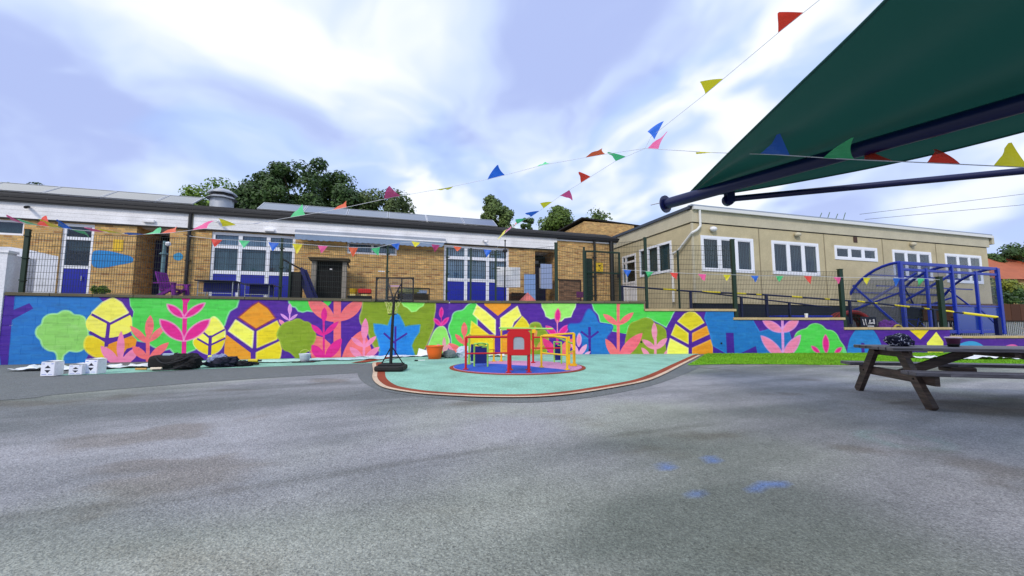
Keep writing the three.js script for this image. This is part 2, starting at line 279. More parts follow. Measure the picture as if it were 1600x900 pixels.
{ // the raised yard behind the retaining wall, stepping down to the right
  const top = (x) => { const s = x + 2.2; return s < 6.6 ? 1.74 : s < 7.0 ? mix(1.74, 1.42, (s - 6.6) / 0.4) : s < 18.4 ? mix(1.42, 0.62, (s - 7) / 11.4) : Math.max(0.25, 0.62 - (s - 18.4) * 0.03); };
  const xs = [-90, -50, -30, -20]; for (let x = -15; x <= 24; x += 0.4) xs.push(x); xs.push(30, 40, 60, 90, 160); const ts = [0.16, 1, 3, 6, 10, 20, 40, 90, 250];
  const pos = [], uv = [], idx = []; xs.forEach((x, i) => ts.forEach((t, j) => { pos.push(x, top(x), wallZ(x) - t); uv.push(x, t); const k = i * ts.length + j; if (i && j) idx.push(k - ts.length - 1, k - ts.length, k, k - ts.length - 1, k, k - 1); }));
  const g = new THREE.BufferGeometry(); g.setAttribute('position', new THREE.Float32BufferAttribute(pos, 3)); g.setAttribute('uv', new THREE.Float32BufferAttribute(uv, 2)); g.setIndex(idx); g.computeVertexNormals();
  const m = M.darkTarmac.clone(); m.color.setRGB(0.32, 0.32, 0.31); m.side = THREE.DoubleSide;
  mk(scene, 'upper_yard', g, m, { raw: true, kind: 'structure', label: 'raised paved yard behind the mural wall' });
}

// ---------------------------------------------------------------- mural wall
const MURAL = [
['p','#0a74c4',[-57,197,171,186,172,178,189,158,171,116,169,47,161,21,150,-13,-38,-15]],
['p','#3c0a94',[-41,189,-2,190,-1,141,29,159,38,145,-2,115,0,-8,-12,-8,-22,49,-29,49]],
['b','#93dc66',[47,82,50,97,59,103,59,119,68,129,79,132,89,131,96,139,105,141,115,138,122,129,131,129,143,126,149,116,154,95,158,78,156,50,151,37,139,30,127,32,120,34,114,27,108,21,109,-11,98,-11,97,21,90,33,80,34,70,40,62,51,60,63,52,70],'#b4f5a0'],
['p','#4ad64a',[237,196,243,155,252,139,249,121,252,77,265,59,286,54,304,41,327,30,343,35,353,22,356,-19,386,-20,384,23,403,32,425,61,463,89,472,102,477,126,483,143,500,155,508,193],'#8fe6a0'],
['b','#fdf75a',[202,179,220,167,235,148,249,125,252,98,252,81,196,62,159,84,150,97,149,116,161,136,181,163]],
['p','#4c0d96',[171,189,189,158,202,179,223,165,241,134,251,123,252,139,243,155,237,191]],
['p','#fdf75a',[203,178,181,163,161,136,200,109,240,137,223,164],'#ffffa0'],
['s','#4c0d96',[160,131,202,105],6],
['s','#4c0d96',[247,135,202,105],6],
['s','#4c0d96',[199,109,198,43],8],
['b','#f5d800',[159,76,151,64,150,45,157,30,173,17,192,10,206,8,197,57],'#fff04a'],
['p','#f29a0c',[203,50,253,73,265,61,263,43,244,37,234,16,206,8,199,37]],
['s','#4c0d96',[159,83,199,57],7],
['s','#4c0d96',[252,77,202,55],7],
['s','#4c0d96',[198,72,198,43],8],
['l','#f98ab4',[231,-10,186,46],24],
['l','#f98ab4',[234,-10,272,42],24],
['l','#f98ab4',[232,-3,228,86],18],
['p','#f98ab4',[209,11,231,18,257,10,255,-16,216,-15]],
['l','#fb7072',[291,63,291,130],21],
['s','#fb7072',[289,73,294,-1],9],
['l','#fb7072',[291,50,247,100],18],
['l','#fb7072',[293,54,326,100],18],
['l','#fb7072',[295,6,339,53],22],
['l','#fb7072',[292,6,256,44],21],
['s','#ea0b8c',[370,190,378,-20],11],
['p','#ea0b8c',[357,186,388,187,372,155]],
['l','#ea0b8c',[370,122,328,161],20,'#f7a6c8'],
['l','#ea0b8c',[371,122,419,166],20,'#f7a6c8'],
['b','#fdf75a',[440,130,455,119,469,98,476,78,473,48,463,26,443,15,424,21,404,36,395,56,407,76,426,102],'#ffff9c'],
['b','#f5d800',[477,76,473,48,463,26,443,15,424,21,404,36,395,56,407,65,437,41]],
['s','#4c0d96',[438,72,439,15],8],
['s','#4c0d96',[436,65,473,89],5],
['s','#4c0d96',[438,43,476,64],5],
['s','#4c0d96',[437,43,406,63],5],
['s','#4c0d96',[437,65,421,80],5],
['s','#fdf75a',[440,15,442,-13],10],
['l','#ea0b8c',[374,56,314,118],32,'#f7a6c8'],
['l','#ea0b8c',[374,56,434,119],32,'#f7a6c8'],
['p','#f29a0c',[556,172,540,161,505,125,553,90,604,123,582,154],'#8c2050'],
['p','#fdf75a',[499,117,483,85,546,35,547,83],'#ffffa8'],
['p','#f5d800',[557,83,608,114,620,90,619,79,609,59,559,35],'#fff25a'],
['p','#f29a0c',[478,74,475,51,475,23,480,-14,545,-16,543,20]],
['p','#f5d800',[558,20,618,52,624,30,622,9,615,-18,559,-16],'#fff25a'],
['p','#4ad64a',[633,192,639,169,647,159,657,157,665,145,678,142,690,146,705,144,719,144,725,194],'#9af0b0'],
['p','#4ad64a',[730,188,762,189,757,171,748,160,737,170]],
['s','#e79be4',[642,147,642,108],4],
['l','#e79be4',[642,133,641,169],12],
['l','#e79be4',[641,116,616,137],9],
['l','#e79be4',[641,116,664,136],9],
['l','#f98ab4',[632,98,613,119],12],
['p','#fb7072',[764,195,786,196,794,-33,772,-32]],
['l','#fb7072',[772,112,690,186],45],
['l','#fb7072',[783,114,852,185],41],
['p','#fb7072',[719,70,739,64,760,44,777,-6,778,-32,715,-30,702,29]],
['b','#fb7072',[792,-13,802,27,819,59,842,80,855,86,872,57,893,-5,845,-34,792,-33]],
['b','#86a00c',[609,69,613,88,621,102,635,112,649,114,661,122,673,120,682,112,695,112,708,98,718,74,716,54,707,39,708,27,692,19,678,8,672,-8,660,8,646,22,630,26,624,40,620,55],'#9db82a'],
['s','#ea0b8c',[738,124,744,-21],6],
['l','#ea0b8c',[739,110,739,158],18],
['l','#ea0b8c',[739,68,703,104],17],
['l','#ea0b8c',[740,70,782,114],17],
['l','#ea0b8c',[747,-6,793,60],31],
['l','#ea0b8c',[743,-5,707,41],28],
['b','#ea0b8c',[709,29,732,7,759,12,768,22,754,-6,729,-5]],
['b','#86a00c',[853,201,851,152,842,127,849,102,869,86,882,46,902,15,1004,-12,1045,12,1059,34,1070,66,1084,98,1081,130,1087,154,1084,207],'#b3bd6a'],
['p','#8cf05a',[966,191,1054,193,1044,167,1034,162,1021,149,1007,147,994,160,981,166],'#b4ff8c'],
['p','#1087e0',[953,144,968,134,978,115,987,96,1001,100,1035,103,1033,79,1017,55,1009,34,1027,-19,901,-16,910,19,903,52,891,81,888,106,912,104,932,100,941,127],'#3aa0d8'],
['s','#3c0a94',[956,98,959,-27],6],
['s','#3c0a94',[956,43,920,76],6],
['s','#3c0a94',[957,50,994,75],6],
['l','#f98ab4',[860,51,862,125],23],
['s','#f98ab4',[860,61,861,-25],8],
['l','#f98ab4',[861,30,897,67],16],
['l','#f98ab4',[859,32,821,63],16],
['l','#f98ab4',[862,-8,908,32],21],
['l','#f98ab4',[858,-8,817,33],21],
['b','#97ee63',[1050,0,1066,40,1080,78,1095,96,1112,100,1125,87,1130,65,1137,48,1129,22,1110,-21,1056,-20],'#c8ffa8'],
['l','#f0a8b0',[1118,15,1117,63],13],
['l','#f0a8b0',[1116,15,1094,39],13],
['l','#f0a8b0',[1118,13,1135,39],13],
['s','#f0a8b0',[1117,33,1118,-21],9],
['l','#ea0b8c',[1105,128,1107,162],13,'#ff4aa8'],
['s','#ea0b8c',[1107,141,1106,98],3],
['l','#ea0b8c',[1106,100,1081,124],12,'#ff4aa8'],
['l','#ea0b8c',[1106,100,1131,128],12,'#ff4aa8'],
['b','#4ad64a',[1230,186,1194,173,1182,153,1157,151,1144,140,1142,120,1132,102,1131,80,1141,63,1141,37,1157,19,1207,-2,1227,-3,1230,120],'#9ce8b8'],
['l','#f56a66',[1186,61,1185,113],22],
['s','#f56a66',[1186,76,1187,-15],7],
['l','#f56a66',[1185,37,1154,72],17],
['l','#f56a66',[1187,39,1220,74],18],
['l','#fb6f6f',[1194,-15,1132,41],33],
['l','#f98ab4',[1157,-11,1132,37],13],
['p','#f5d800',[1210,115,1204,54,1210,-22,1288,-22,1288,50,1272,67],'#fff25a'],
['p','#fdf75a',[1228,171,1215,140,1292,69,1292,120,1256,151],'#ffffb0'],
['p','#f29a0c',[1250,191,1350,191,1345,171,1301,134,1254,171]],
['p','#fdf75a',[1310,126,1368,167,1381,135,1356,113,1350,96,1310,82],'#ffffb0'],
['p','#eed400',[1385,132,1354,93,1363,85,1407,85,1414,93,1399,118],'#fff25a'],
['p','#f29a0c',[1310,65,1350,78,1427,43,1427,-23,1310,-22]],
['b','#86a00c',[1408,102,1421,111,1434,113,1448,109,1454,91,1472,80,1479,54,1465,-17,1407,-16],'#a8bc4a'],
['l','#e8904a',[1430,54,1430,100],16],
['l','#e8904a',[1434,14,1465,54],20],
['l','#e8904a',[1429,14,1407,54],20],
['p','#9ef067',[1451,196,1455,165,1464,149,1468,133,1484,124,1502,127,1513,116,1522,116,1533,127,1556,131,1563,149,1572,165,1577,196],'#d8ffb8'],
['l','#ea0b8c',[1508,109,1511,160],20,'#ff7a8c'],
['s','#f98ab4',[1508,120,1508,65],4],
['l','#ea0b8c',[1506,65,1468,99],20,'#ff5ab4'],
['l','#ea0b8c',[1510,65,1549,102],20,'#ff5ab4'],
['s','#ea0b8c',[1508,76,1505,-17],9],
['l','#f0287c',[1505,-4,1456,58],29],
['l','#fb6f6f',[1509,-4,1564,56],31],
['p','#f86a72',[1452,5,1561,9,1567,-24,1451,-23]],
['p','#4ad64a',[1627,197,1638,156,1654,138,1660,113,1683,109,1703,104,1703,80,1732,72,1753,71,1760,98,1779,113,1809,120,1830,129,1848,120,1871,109,1896,95,1913,120,1919,136,1938,166,1940,198],'#9af0b4'],
['p','#4c0d96',[1703,80,1753,71,1750,42,1726,13,1686,42,1687,71]],
['b','#0a74c4',[1622,165,1606,145,1594,111,1574,107,1551,109,1542,96,1557,71,1587,60,1595,44,1590,-13,1701,-13,1688,35,1679,58,1698,78,1708,102,1680,107,1653,109,1647,136],'#2a50b8'],
['s','#3c0a94',[1621,96,1621,-24],9],
['s','#3c0a94',[1620,58,1591,80],7],
['s','#3c0a94',[1623,58,1653,80],7],
['l','#f98ab4',[1582,27,1585,74],16,'#e8b0e0'],
['l','#f5a8cc',[1583,-4,1555,45],18],
['l','#f5a8cc',[1581,-4,1611,36],18],
['l','#f5a8cc',[1599,-4,1624,11],11],
['b','#86a00c',[1758,87,1767,109,1791,116,1809,125,1826,128,1844,123,1853,107,1876,102,1894,86,1897,64,1887,42,1899,-19,1764,-18,1743,31],'#9cae2a'],
['s','#fb7072',[1726,211,1721,-24],11],
['p','#fb7072',[1712,197,1740,197,1727,158]],
['l','#fb7072',[1724,102,1670,141],22],
['l','#fb7072',[1724,102,1780,147],22],
['l','#fb7072',[1725,-24,1677,55],30],
['l','#fb6a7a',[1719,-18,1810,75],41],
['l','#f593b0',[1853,46,1853,112],21],
['l','#f593b0',[1857,17,1807,52],21],
['l','#f593b0',[1854,17,1899,57],21],
['s','#f593b0',[1856,57,1853,-18],9],
['l','#f593b0',[1837,-14,1804,24],18],
['l','#f593b0',[1879,-14,1912,21],18],
['b','#4c0d96',[1938,161,1913,120,1896,95,1897,53,1938,30,2033,75,2044,109,2055,162]],
['p','#0a74c4',[2051,171,2037,127,2048,98,2056,64,2063,30,2109,3,2108,-26,2382,-28,2346,18,2356,52,2348,77,2308,98,2269,86,2238,78,2214,121,2208,171],'#1e88da'],
['p','#e8d60c',[1984,150,1965,142,1939,116,1984,84,2034,111,2021,131,2003,147],'#fff97a'],
['p','#e8d60c',[1931,105,1914,68,1974,37,1975,73],'#fff97a'],
['p','#f29a0c',[1991,73,2043,98,2051,71,1989,44],'#ffc040'],
['p','#fdf75a',[1909,55,1898,19,1897,-25,1971,-26,1973,21],'#ffffa0'],
['p','#f29a0c',[1988,21,2055,50,2063,19,2061,-26,1984,-26],'#ffc040'],
['s','#4c0d96',[1983,82,1979,-19],12],
['p','#3c0a94',[2113,75,2141,75,2141,-15,2113,-15]],
['p','#3c0a94',[2063,27,2116,-1,2115,-20,2061,-19]],
['p','#3c0a94',[2153,-2,2221,28,2228,-16,2152,-20]],
['p','#4c0d96',[2350,77,2356,52,2346,18,2388,75,2392,121,2353,121]],
['b','#4ad64a',[2363,52,2374,75,2394,86,2413,89,2429,105,2451,109,2475,102,2488,84,2510,84,2528,70,2536,47,2547,33,2556,17,2558,-22,2334,-21,2356,18],'#8cf088'],
['s','#e79be4',[2326,144,2320,-21],10],
['l','#f98ab4',[2326,77,2252,118],31,'#e79be4'],
['l','#f98ab4',[2321,77,2387,123],31,'#e79be4'],
['l','#f98ab4',[2325,-21,2242,64],38,'#e79be4'],
['l','#f98ab4',[2315,-21,2390,66],36,'#e79be4'],
['l','#ea0b8c',[2482,1,2484,68],24,'#e878a8'],
['l','#ea0b8c',[2458,2,2428,27],15,'#e878a8'],
['l','#ea0b8c',[2513,-1,2542,22],15,'#e878a8'],
['b','#1580d0',[2570,47,2590,75,2608,93,2662,93,2682,65,2696,28,2706,-22,2555,-22]],
['b','#6fe08a',[2545,29,2558,17,2565,-22,2541,-22]],
['s','#3c0a94',[2623,38,2621,-22],12],
['p','#f5d800',[2791,98,2898,98,2846,50]],
['p','#fdf75a',[2911,78,2870,37,2869,-23,2928,-23,2935,42]],
['b','#3aa0dc',[2974,27,3052,51,3111,15,3119,-24,2963,-24]],
['b','#e45aa8',[3149,15,3215,39,3249,3,3246,-25,3144,-24]]];

const STRIP = 11.1, PPM = 172;
const muralTex = [0, 1, 2].map((k) => {
  const cv = document.createElement('canvas'); cv.width = 2048; cv.height = 336; const c = cv.getContext('2d'), X = (cm) => (cm / 100 - k * STRIP + 0.5) * PPM, Y = (cm) => 330 - cm / 100 * PPM;
  c.fillStyle = '#4c0d96'; c.fillRect(0, 0, 2048, 336); c.lineJoin = 'round';
  const finish = (col, edge) => { c.fillStyle = col; c.fill(); if (edge) { c.strokeStyle = edge; c.lineWidth = 0.045 * PPM; c.globalAlpha = 0.75; c.stroke(); c.globalAlpha = 1; } };
  for (const [kind, col, p, a, b] of MURAL) {
    const q = []; for (let i = 0; i < p.length; i += 2) q.push([X(p[i]), Y(p[i + 1])]);
    c.beginPath();
    if (kind === 's') { c.moveTo(...q[0]); c.lineTo(...q[1]); c.strokeStyle = col; c.lineWidth = a / 100 * PPM; c.stroke(); continue; }
    if (kind === 'l') {
      const [[x0, y0], [x1, y1]] = q, dx = x1 - x0, dy = y1 - y0, l = Math.hypot(dx, dy), w = a / 100 * PPM * 0.68, nx = -dy / l * w, ny = dx / l * w;
      c.moveTo(x0, y0); c.bezierCurveTo(x0 + dx * 0.3 + nx, y0 + dy * 0.3 + ny, x0 + dx * 0.75 + nx * 0.9, y0 + dy * 0.75 + ny * 0.9, x1, y1);
      c.bezierCurveTo(x0 + dx * 0.75 - nx * 0.9, y0 + dy * 0.75 - ny * 0.9, x0 + dx * 0.3 - nx, y0 + dy * 0.3 - ny, x0, y0); finish(col, b); continue;
    }
    if (kind === 'p') { q.forEach((v, i) => (i ? c.lineTo(...v) : c.moveTo(...v))); c.closePath(); finish(col, a); continue; }
    const n = q.length; for (let i = 0; i < n; i++) { const [ax, ay] = q[i], [bx_, by] = q[(i + 1) % n], mx = (ax + bx_) / 2, my = (ay + by) / 2; if (!i) { const z = q[n - 1]; c.moveTo((z[0] + ax) / 2, (z[1] + ay) / 2); } c.quadraticCurveTo(ax, ay, mx, my); } c.closePath(); finish(col, a);
  }
  const r = rng(40 + k);                                            // roller marks and thin patches in the paint
  for (let i = 0; i < 2600; i++) { const v = r() > 0.5 ? 255 : 0; c.fillStyle = `rgba(${v},${v},${v},${0.012 + r() * 0.03})`; c.fillRect(r() * 2048, r() * 336, 12 + r() * 60, 3 + r() * 14); }
  for (let i = 0; i < 260; i++) { c.fillStyle = `rgba(30,24,20,${0.08 + r() * 0.16})`; c.fillRect(r() * 2048, r() * 336, 1 + r() * 5, 1 + r() * 1.5); }
  const t = new THREE.CanvasTexture(cv); t.colorSpace = THREE.SRGBColorSpace; t.anisotropy = 8; return t;
});
M.mural = muralTex.map((map) => std(0xffffff, 0.5, { map, bumpMap: again(TX.gritBump, 2), bumpScale: 0.0015 }));
{
  const uvOf = (g, s0, k) => { const p = g.attributes.position, uv = new Float32Array(p.count * 2); for (let i = 0; i < p.count; i++) { uv[2 * i] = (p.getX(i) + s0 - k * STRIP + 0.5) * PPM / 2048; uv[2 * i + 1] = (p.getY(i) * PPM + 6) / 336; } g.setAttribute('uv', new THREE.BufferAttribute(uv, 2)); return g; };
  const blockGeo = (x0, x1, y0, y1) => {                            // a face with worn, chamfered arrises
    const j = 0.0012, e = 0.0045, d = 0.004, a = [x0 + j, y0 + j], b = [x1 - j, y1 - j], P = [[a[0], a[1], -d], [b[0], a[1], -d], [b[0], b[1], -d], [a[0], b[1], -d], [a[0] + e, a[1] + e, 0], [b[0] - e, a[1] + e, 0], [b[0] - e, b[1] - e, 0], [a[0] + e, b[1] - e, 0]];
    const I = [4, 5, 6, 4, 6, 7, 0, 1, 5, 0, 5, 4, 1, 2, 6, 1, 6, 5, 2, 3, 7, 2, 7, 6, 3, 0, 4, 3, 4, 7], g = new THREE.BufferGeometry(); g.setAttribute('position', new THREE.Float32BufferAttribute(I.flatMap((i) => P[i]), 3)); g.computeVertexNormals(); return g;
  };
  const wall = thing('mural_wall', 'long retaining wall painted with a colourful mural of trees and leaves', 'wall', [W0[0], 0, W0[1]]);
  const C = 0.2515, all = [], rest = [[], [], []];
  const run = (frameTurn, off, s0, x0, x1, H, joints) => {
    const holder = new THREE.Matrix4().makeRotationY(frameTurn).setPosition(off[0] - W0[0], 0, off[1] - W0[1]);
    const rows = Math.ceil(H / C - 0.15);
    for (let rIdx = 0; rIdx < rows; rIdx++) {
      const y0 = rIdx * C, y1 = rIdx === rows - 1 ? H : (rIdx + 1) * C; let x = x0, first = true;
      while (x < x1 - 0.02) {
        let nx = Math.floor((x + 1e-4 + (rIdx % 2) * 0.225) / 0.45 + 1) * 0.45 - (rIdx % 2) * 0.225; nx = Math.min(nx, x1); for (const j of joints) if (x < j - 1e-3 && nx > j - 0.05) nx = j;
        if (x1 - nx < 0.06) nx = x1; const gap = joints.includes(x) ? 0.014 : 0;
        const s = s0 + (x + nx) / 2, k = Math.min(2, Math.max(0, Math.floor(s / STRIP))), g = uvOf(blockGeo(x + gap, nx, y0, y1), s0, k);
        g.translate(0, 0, (hash3(Math.round(x * 100), rIdx, 3) - 0.5) * 0.0014); g.applyMatrix4(holder); all.push({ g, k, near: Math.hypot(off[0] + x * Math.cos(frameTurn), off[1] - x * Math.sin(frameTurn)), size: (nx - x) * (y1 - y0) }); x = nx;
      }
    }
    const bk = Math.min(2, Math.max(0, Math.floor((s0 + x1 / 2) / STRIP)));
    for (let k = 0; k < 3; k++) {                                   // painted mortar bed behind the joints
      const a = Math.max(x0, k * STRIP - s0), b = Math.min(x1, (k === 2 ? 99 : (k + 1) * STRIP) - s0); if (b - a < 0.01) continue;
      const g = uvOf(b6(a, b, 0, H, -0.2, -0.0035).toNonIndexed(), s0, k); g.applyMatrix4(holder); const m = mk(wall, 'mortar', g, M.mural[k], { keepUV: true });
    }
  };
  run(A1, W0, 0, -0.22, L1, 1.78, [6.0 - 0.96]);
  run(A2, W1, L1, 0, 6.88, 1.78, []); run(A2, W1, L1, 6.88, 10.17, 1.515, []); run(A2, W1, L1, 10.17, 14.27, 1.205, []); run(A2, W1, L1, 14.27, 18.35, 0.855, []); run(A2, W1, L1, 18.35, 24, 0.54, []);
  all.sort((p, q) => q.size / q.near ** 2 - p.size / p.near ** 2);
  all.slice(0, 300).forEach(({ g, k }) => mk(wall, 'block', g, M.mural[k], { raw: true })); all.slice(300).forEach(({ g, k }) => rest[k].push(g));
  rest.forEach((l, k) => l.length && mk(wall, 'blocks', mergeGeometries(l), M.mural[k], { raw: true, kind: 'stuff' }));
  const stone = (at, a, x0, x1, y, mat, depth = 0.36) => { let x = x0; while (x < x1 - 0.05) { let nx = Math.min(x1, x + 0.9); if (x1 - nx < 0.3) nx = x1; const [px, , pz] = at((x + nx) / 2, 0, -depth / 2 + 0.045), d = (hash3(Math.round(x * 50), 7, 1) - 0.5) * 0.008; const m = mk(wall, 'coping_stone', rb(nx - x - 0.008, 0.085, depth, 0.012), mat, {}); m.position.set(px - W0[0], y + 0.0425 + d, pz - W0[1]); m.rotation.y = a; x = nx; } };
  stone(onS1, A1, -0.2, L1 + 0.03, 1.783, M.copingOld); stone(onS2, A2, 0.05, 6.95, 1.783, M.copingOld); stone(onS2, A2, 6.9, 10.25, 1.518, M.copingNew); stone(onS2, A2, 10.12, 14.32, 1.208, M.copingNew); stone(onS2, A2, 14.25, 18.42, 0.858, M.copingNew); stone(onS2, A2, 18.3, 24, 0.543, M.copingNew);
  for (const [x, y] of [[4.96, 0.18], [6.2, 0.16], [8.05, 0.43], [10.95, 0.38]]) { const [px, , pz] = onS2(x - 2.2 + 0.9, 0, 0.004); const m = mk(wall, 'drain_hole', new THREE.CylinderGeometry(0.032, 0.032, 0.03, 12).rotateX(Math.PI / 2), M.black); m.position.set(px - W0[0], y, pz - W0[1]); m.rotation.y = A2; }
  // white rendered return wall at the left end
  const pier = thing('white_wall', 'white painted brick wall at the left end of the mural', 'wall', onS1(-0.225, 0, 0), A1);
  mk(pier, 'wall_face', b6(-6, 0, 0, 2.9, -0.25, 0.03), M.whiteBrick); mk(pier, 'side_wall', b6(-0.25, 0.0, 1.6, 2.86, -0.9, -0.25), M.whiteBrick); mk(pier, 'cap', [b6(-6, 0.03, 2.9, 2.96, -0.28, 0.06)], M.whitePaint);
}

// ---------------------------------------------------------------- buildings
function wallWith(x0, x1, y0, y1, z0, z1, holes) {
  const out = []; let x = x0;
  for (const [a, b, c, d] of holes.slice().sort((p, q) => p[0] - q[0])) {
    if (a > x) out.push(b6(x, a, y0, y1, z0, z1)); if (c > y0) out.push(b6(a, b, y0, c, z0, z1)); if (d < y1) out.push(b6(a, b, d, y1, z0, z1)); x = b;
  }
  if (x < x1) out.push(b6(x, x1, y0, y1, z0, z1)); return out;
}
// a window or glazed door: columns and rows of panes inside a frame; kinds 'g' glass, 'p' solid panel
function glazed(parent, name, x0, x1, y0, y1, cols, rows, z, o = {}) {
  const w = sub(parent, name), fr = o.frame ?? 0.07, mu = o.mullion ?? 0.09, d = 0.07, f = [], q = o.mat ?? M.upvc;
  f.push(b6(x0, x1, y0, y0 + fr, z - d, z), b6(x0, x1, y1 - fr, y1, z - d, z), b6(x0, x0 + fr, y0 + fr, y1 - fr, z - d, z), b6(x1 - fr, x1, y0 + fr, y1 - fr, z - d, z));
  const cx = cols.map((c) => mix(x0, x1, c)), ry = rows.map((r) => mix(y0, y1, r[0]));
  for (let i = 1; i < cols.length - 1; i++) f.push(b6(cx[i] - mu / 2, cx[i] + mu / 2, y0 + fr, y1 - fr, z - d, z - 0.002));
  for (let i = 0; i + 1 < cols.length; i++) {
    const a = i ? cx[i] + mu / 2 : x0 + fr, b = i + 2 < cols.length ? cx[i + 1] - mu / 2 : x1 - fr;
    for (let j = 0; j + 1 < rows.length; j++) {
      const c = j ? ry[j] + mu / 2 : y0 + fr, e = j + 2 < rows.length ? ry[j + 1] - mu / 2 : y1 - fr, kind = rows[j][1];
      if (j) f.push(b6(a, b, ry[j] - mu / 2, ry[j] + mu / 2, z - d, z - 0.004));
      if (kind === 'p') { mk(w, 'panel', b6(a, b, c, e, z - 0.05, z - 0.025), o.panel ?? M.bluePanel); continue; }
      if (o.sash) { const s = 0.035; f.push(b6(a, b, c, c + s, z - 0.05, z - 0.012), b6(a, b, e - s, e, z - 0.05, z - 0.012), b6(a, a + s, c + s, e - s, z - 0.05, z - 0.012), b6(b - s, b, c + s, e - s, z - 0.05, z - 0.012)); }
      mk(w, 'pane', b6(a, b, c, e, z - 0.036, z - 0.033), M.glass);
      if (o.blind) { const sl = [], step = 0.09, drop = (e - c) * (o.drop ?? 1); for (let x = a + 0.01; x < b - 0.02; x += step) sl.push(bx(0.082, drop, 0.004, x + step / 2, e - drop / 2, z - 0.12, 0, 0.3 + 0.3 * hash3(Math.round(x * 90), j, i), 0)); mk(w, 'blind', sl, o.top && j === rows.length - 2 ? o.top : o.blind); }
    }
  }
  mk(w, 'frame', f, q);
  mk(w, 'room', [b6(x0, x1, y0, y1, z - 0.75, z - 0.7), b6(x0 - 0.03, x0, y0, y1, z - 0.75, z - d), b6(x1, x1 + 0.03, y0, y1, z - 0.75, z - d), b6(x0, x1, y0 - 0.03, y0, z - 0.75, z - d), b6(x0, x1, y1, y1 + 0.03, z - 0.75, z - d)], M.room);
  if (o.sill) mk(w, 'sill', b6(x0 - 0.04, x1 + 0.04, y0 - 0.05, y0, z - 0.06, z + 0.09), q);
  return w;
}
const AF = 17 * Math.PI / 180, FO = [-13.886, -13.72], onF = spot(FO, AF);
{
  const B = thing('school_building', 'long yellow brick school block with white fascia boards behind the mural wall', 'building', [FO[0], 0, FO[1]], AF);
  const T = 4.47, holes = [[-9, -2.1, 3.92, 4.42], [-1.13, -0.27, 1.8, 4.42], [0.9, 1.86, 1.6, 4.47], [3.12, 5.86, 1.9, 4.42], [7.7, 9.6, 3.85, 4.32], [11.52, 14.38, 1.9, 4.42], [15.6, 16.62, 1.6, 4.36]];
  mk(B, 'wall', wallWith(-10, 16.66, 1.5, T, -0.3, 0, holes), M.brick);
  mk(B, 'wall', b6(16.66, 19.6, 1.5, 4.97, -0.3, 0), M.brick); mk(B, 'side_wall', b6(19.3, 19.6, 1.5, 4.97, -7, -0.3), M.brick);
  // doorway recesses
  for (const [a, b] of [[0.9, 1.86], [15.6, 16.62]]) { mk(B, 'recess_wall', [b6(a - 0.25, a, 1.5, T, -1.6, -0.3), b6(b, b + 0.25, 1.5, T, -1.6, -0.3)], M.brick); mk(B, 'recess_ceiling', b6(a - 0.2, b + 0.2, T - 0.02, T + 0.06, -1.6, -0.3), M.whitePaint); }
  const d1 = sub(B, 'door'); mk(d1, 'leaf', b6(0.9, 1.7, 1.7, 4.2, -1.3, -1.24), M.navyDoor); mk(d1, 'light', b6(1.55, 1.86, 1.7, 4.4, -1.45, -1.4), M.room); mk(d1, 'handle', tube([1.58, 2.75, -1.2], [1.58, 2.95, -1.2], 0.014), M.galv);
  const d2 = sub(B, 'door'); mk(d2, 'leaf', b6(15.62, 16.6, 1.7, 3.85, -1.3, -1.24), M.navyDoor); mk(d2, 'top_panel', b6(15.62, 16.6, 3.9, 4.36, -1.32, -1.26), M.black); mk(d2, 'notice', b6(15.72, 16.25, 3.98, 4.14, -1.25, -1.245), M.greyPanel); mk(d2, 'handle', tube([15.75, 2.7, -1.2], [15.75, 2.9, -1.2], 0.014), M.galv);
  // fascia boards, gutter, eaves, roof
  for (let k = 0; k < 4; k++) { const y0 = 4.475 + k * 0.132; mk(B, 'fascia_board', b6(-10, 2.40, y0 + 0.006, y0 + 0.132, 0.0, 0.075 - (k % 2) * 0.004), M.whitePaint); mk(B, 'fascia_board', b6(2.56, 16.66, y0 + 0.006, y0 + 0.132, 0.0, 0.075 - (k % 2) * 0.004), M.whitePaint); }
  mk(B, 'fascia_backing', b6(-10, 16.66, 4.472, 5.02, -0.28, 0.06), M.beigeTrim); mk(B, 'drip_strip', b6(-10, 16.66, 4.44, 4.474, 0.003, 0.09), M.gutter);
  mk(B, 'eaves_strip', b6(16.67, 19.75, 4.90, 4.965, 0.003, 0.06), M.whitePaint);
  mk(B, 'gutter', [b6(-10, 19.8, 5.025, 5.13, -0.02, 0.2)], M.gutter);
  mk(B, 'soffit', b6(-10, 19.8, 4.99, 5.02, -0.3, 0.18), M.gutter);
  { const pts = [[0.22, 5.135], [-1.1, 5.62], [-9, 5.9], [-9, 5.0], [0.0, 5.0]], g = new THREE.BufferGeometry(), p = []; const x0 = -10, x1 = 19.85; for (let i = 0; i < 3; i++) { const [z0, y0] = pts[i], [z1, y1] = pts[Math.min(i + 1, 4)]; p.push(x0, y0, z0, x1, y0, z0, x1, y1, z1, x0, y0, z0, x1, y1, z1, x0, y1, z1); } for (const x of [x0, x1]) for (let i = 1; i < 4; i++) p.push(x, pts[0][1], pts[0][0], x, pts[i][1], pts[i][0], x, pts[i + 1][1], pts[i + 1][0]); g.setAttribute('position', new THREE.Float32BufferAttribute(p, 3)); g.computeVertexNormals(); const rf = mk(B, 'roof', g, M.roof); rf.material.side = THREE.DoubleSide;
    const laps = []; for (let k = 1; k < 6; k++) { const t = k / 6, z = mix(0.22, -1.1, t), y = mix(5.135, 5.6, t); laps.push(bx(x1 - x0, 0.016, 0.06, (x0 + x1) / 2, y + 0.004, z, 0.34)); } mk(rf, 'tile_course', laps, M.roof); }
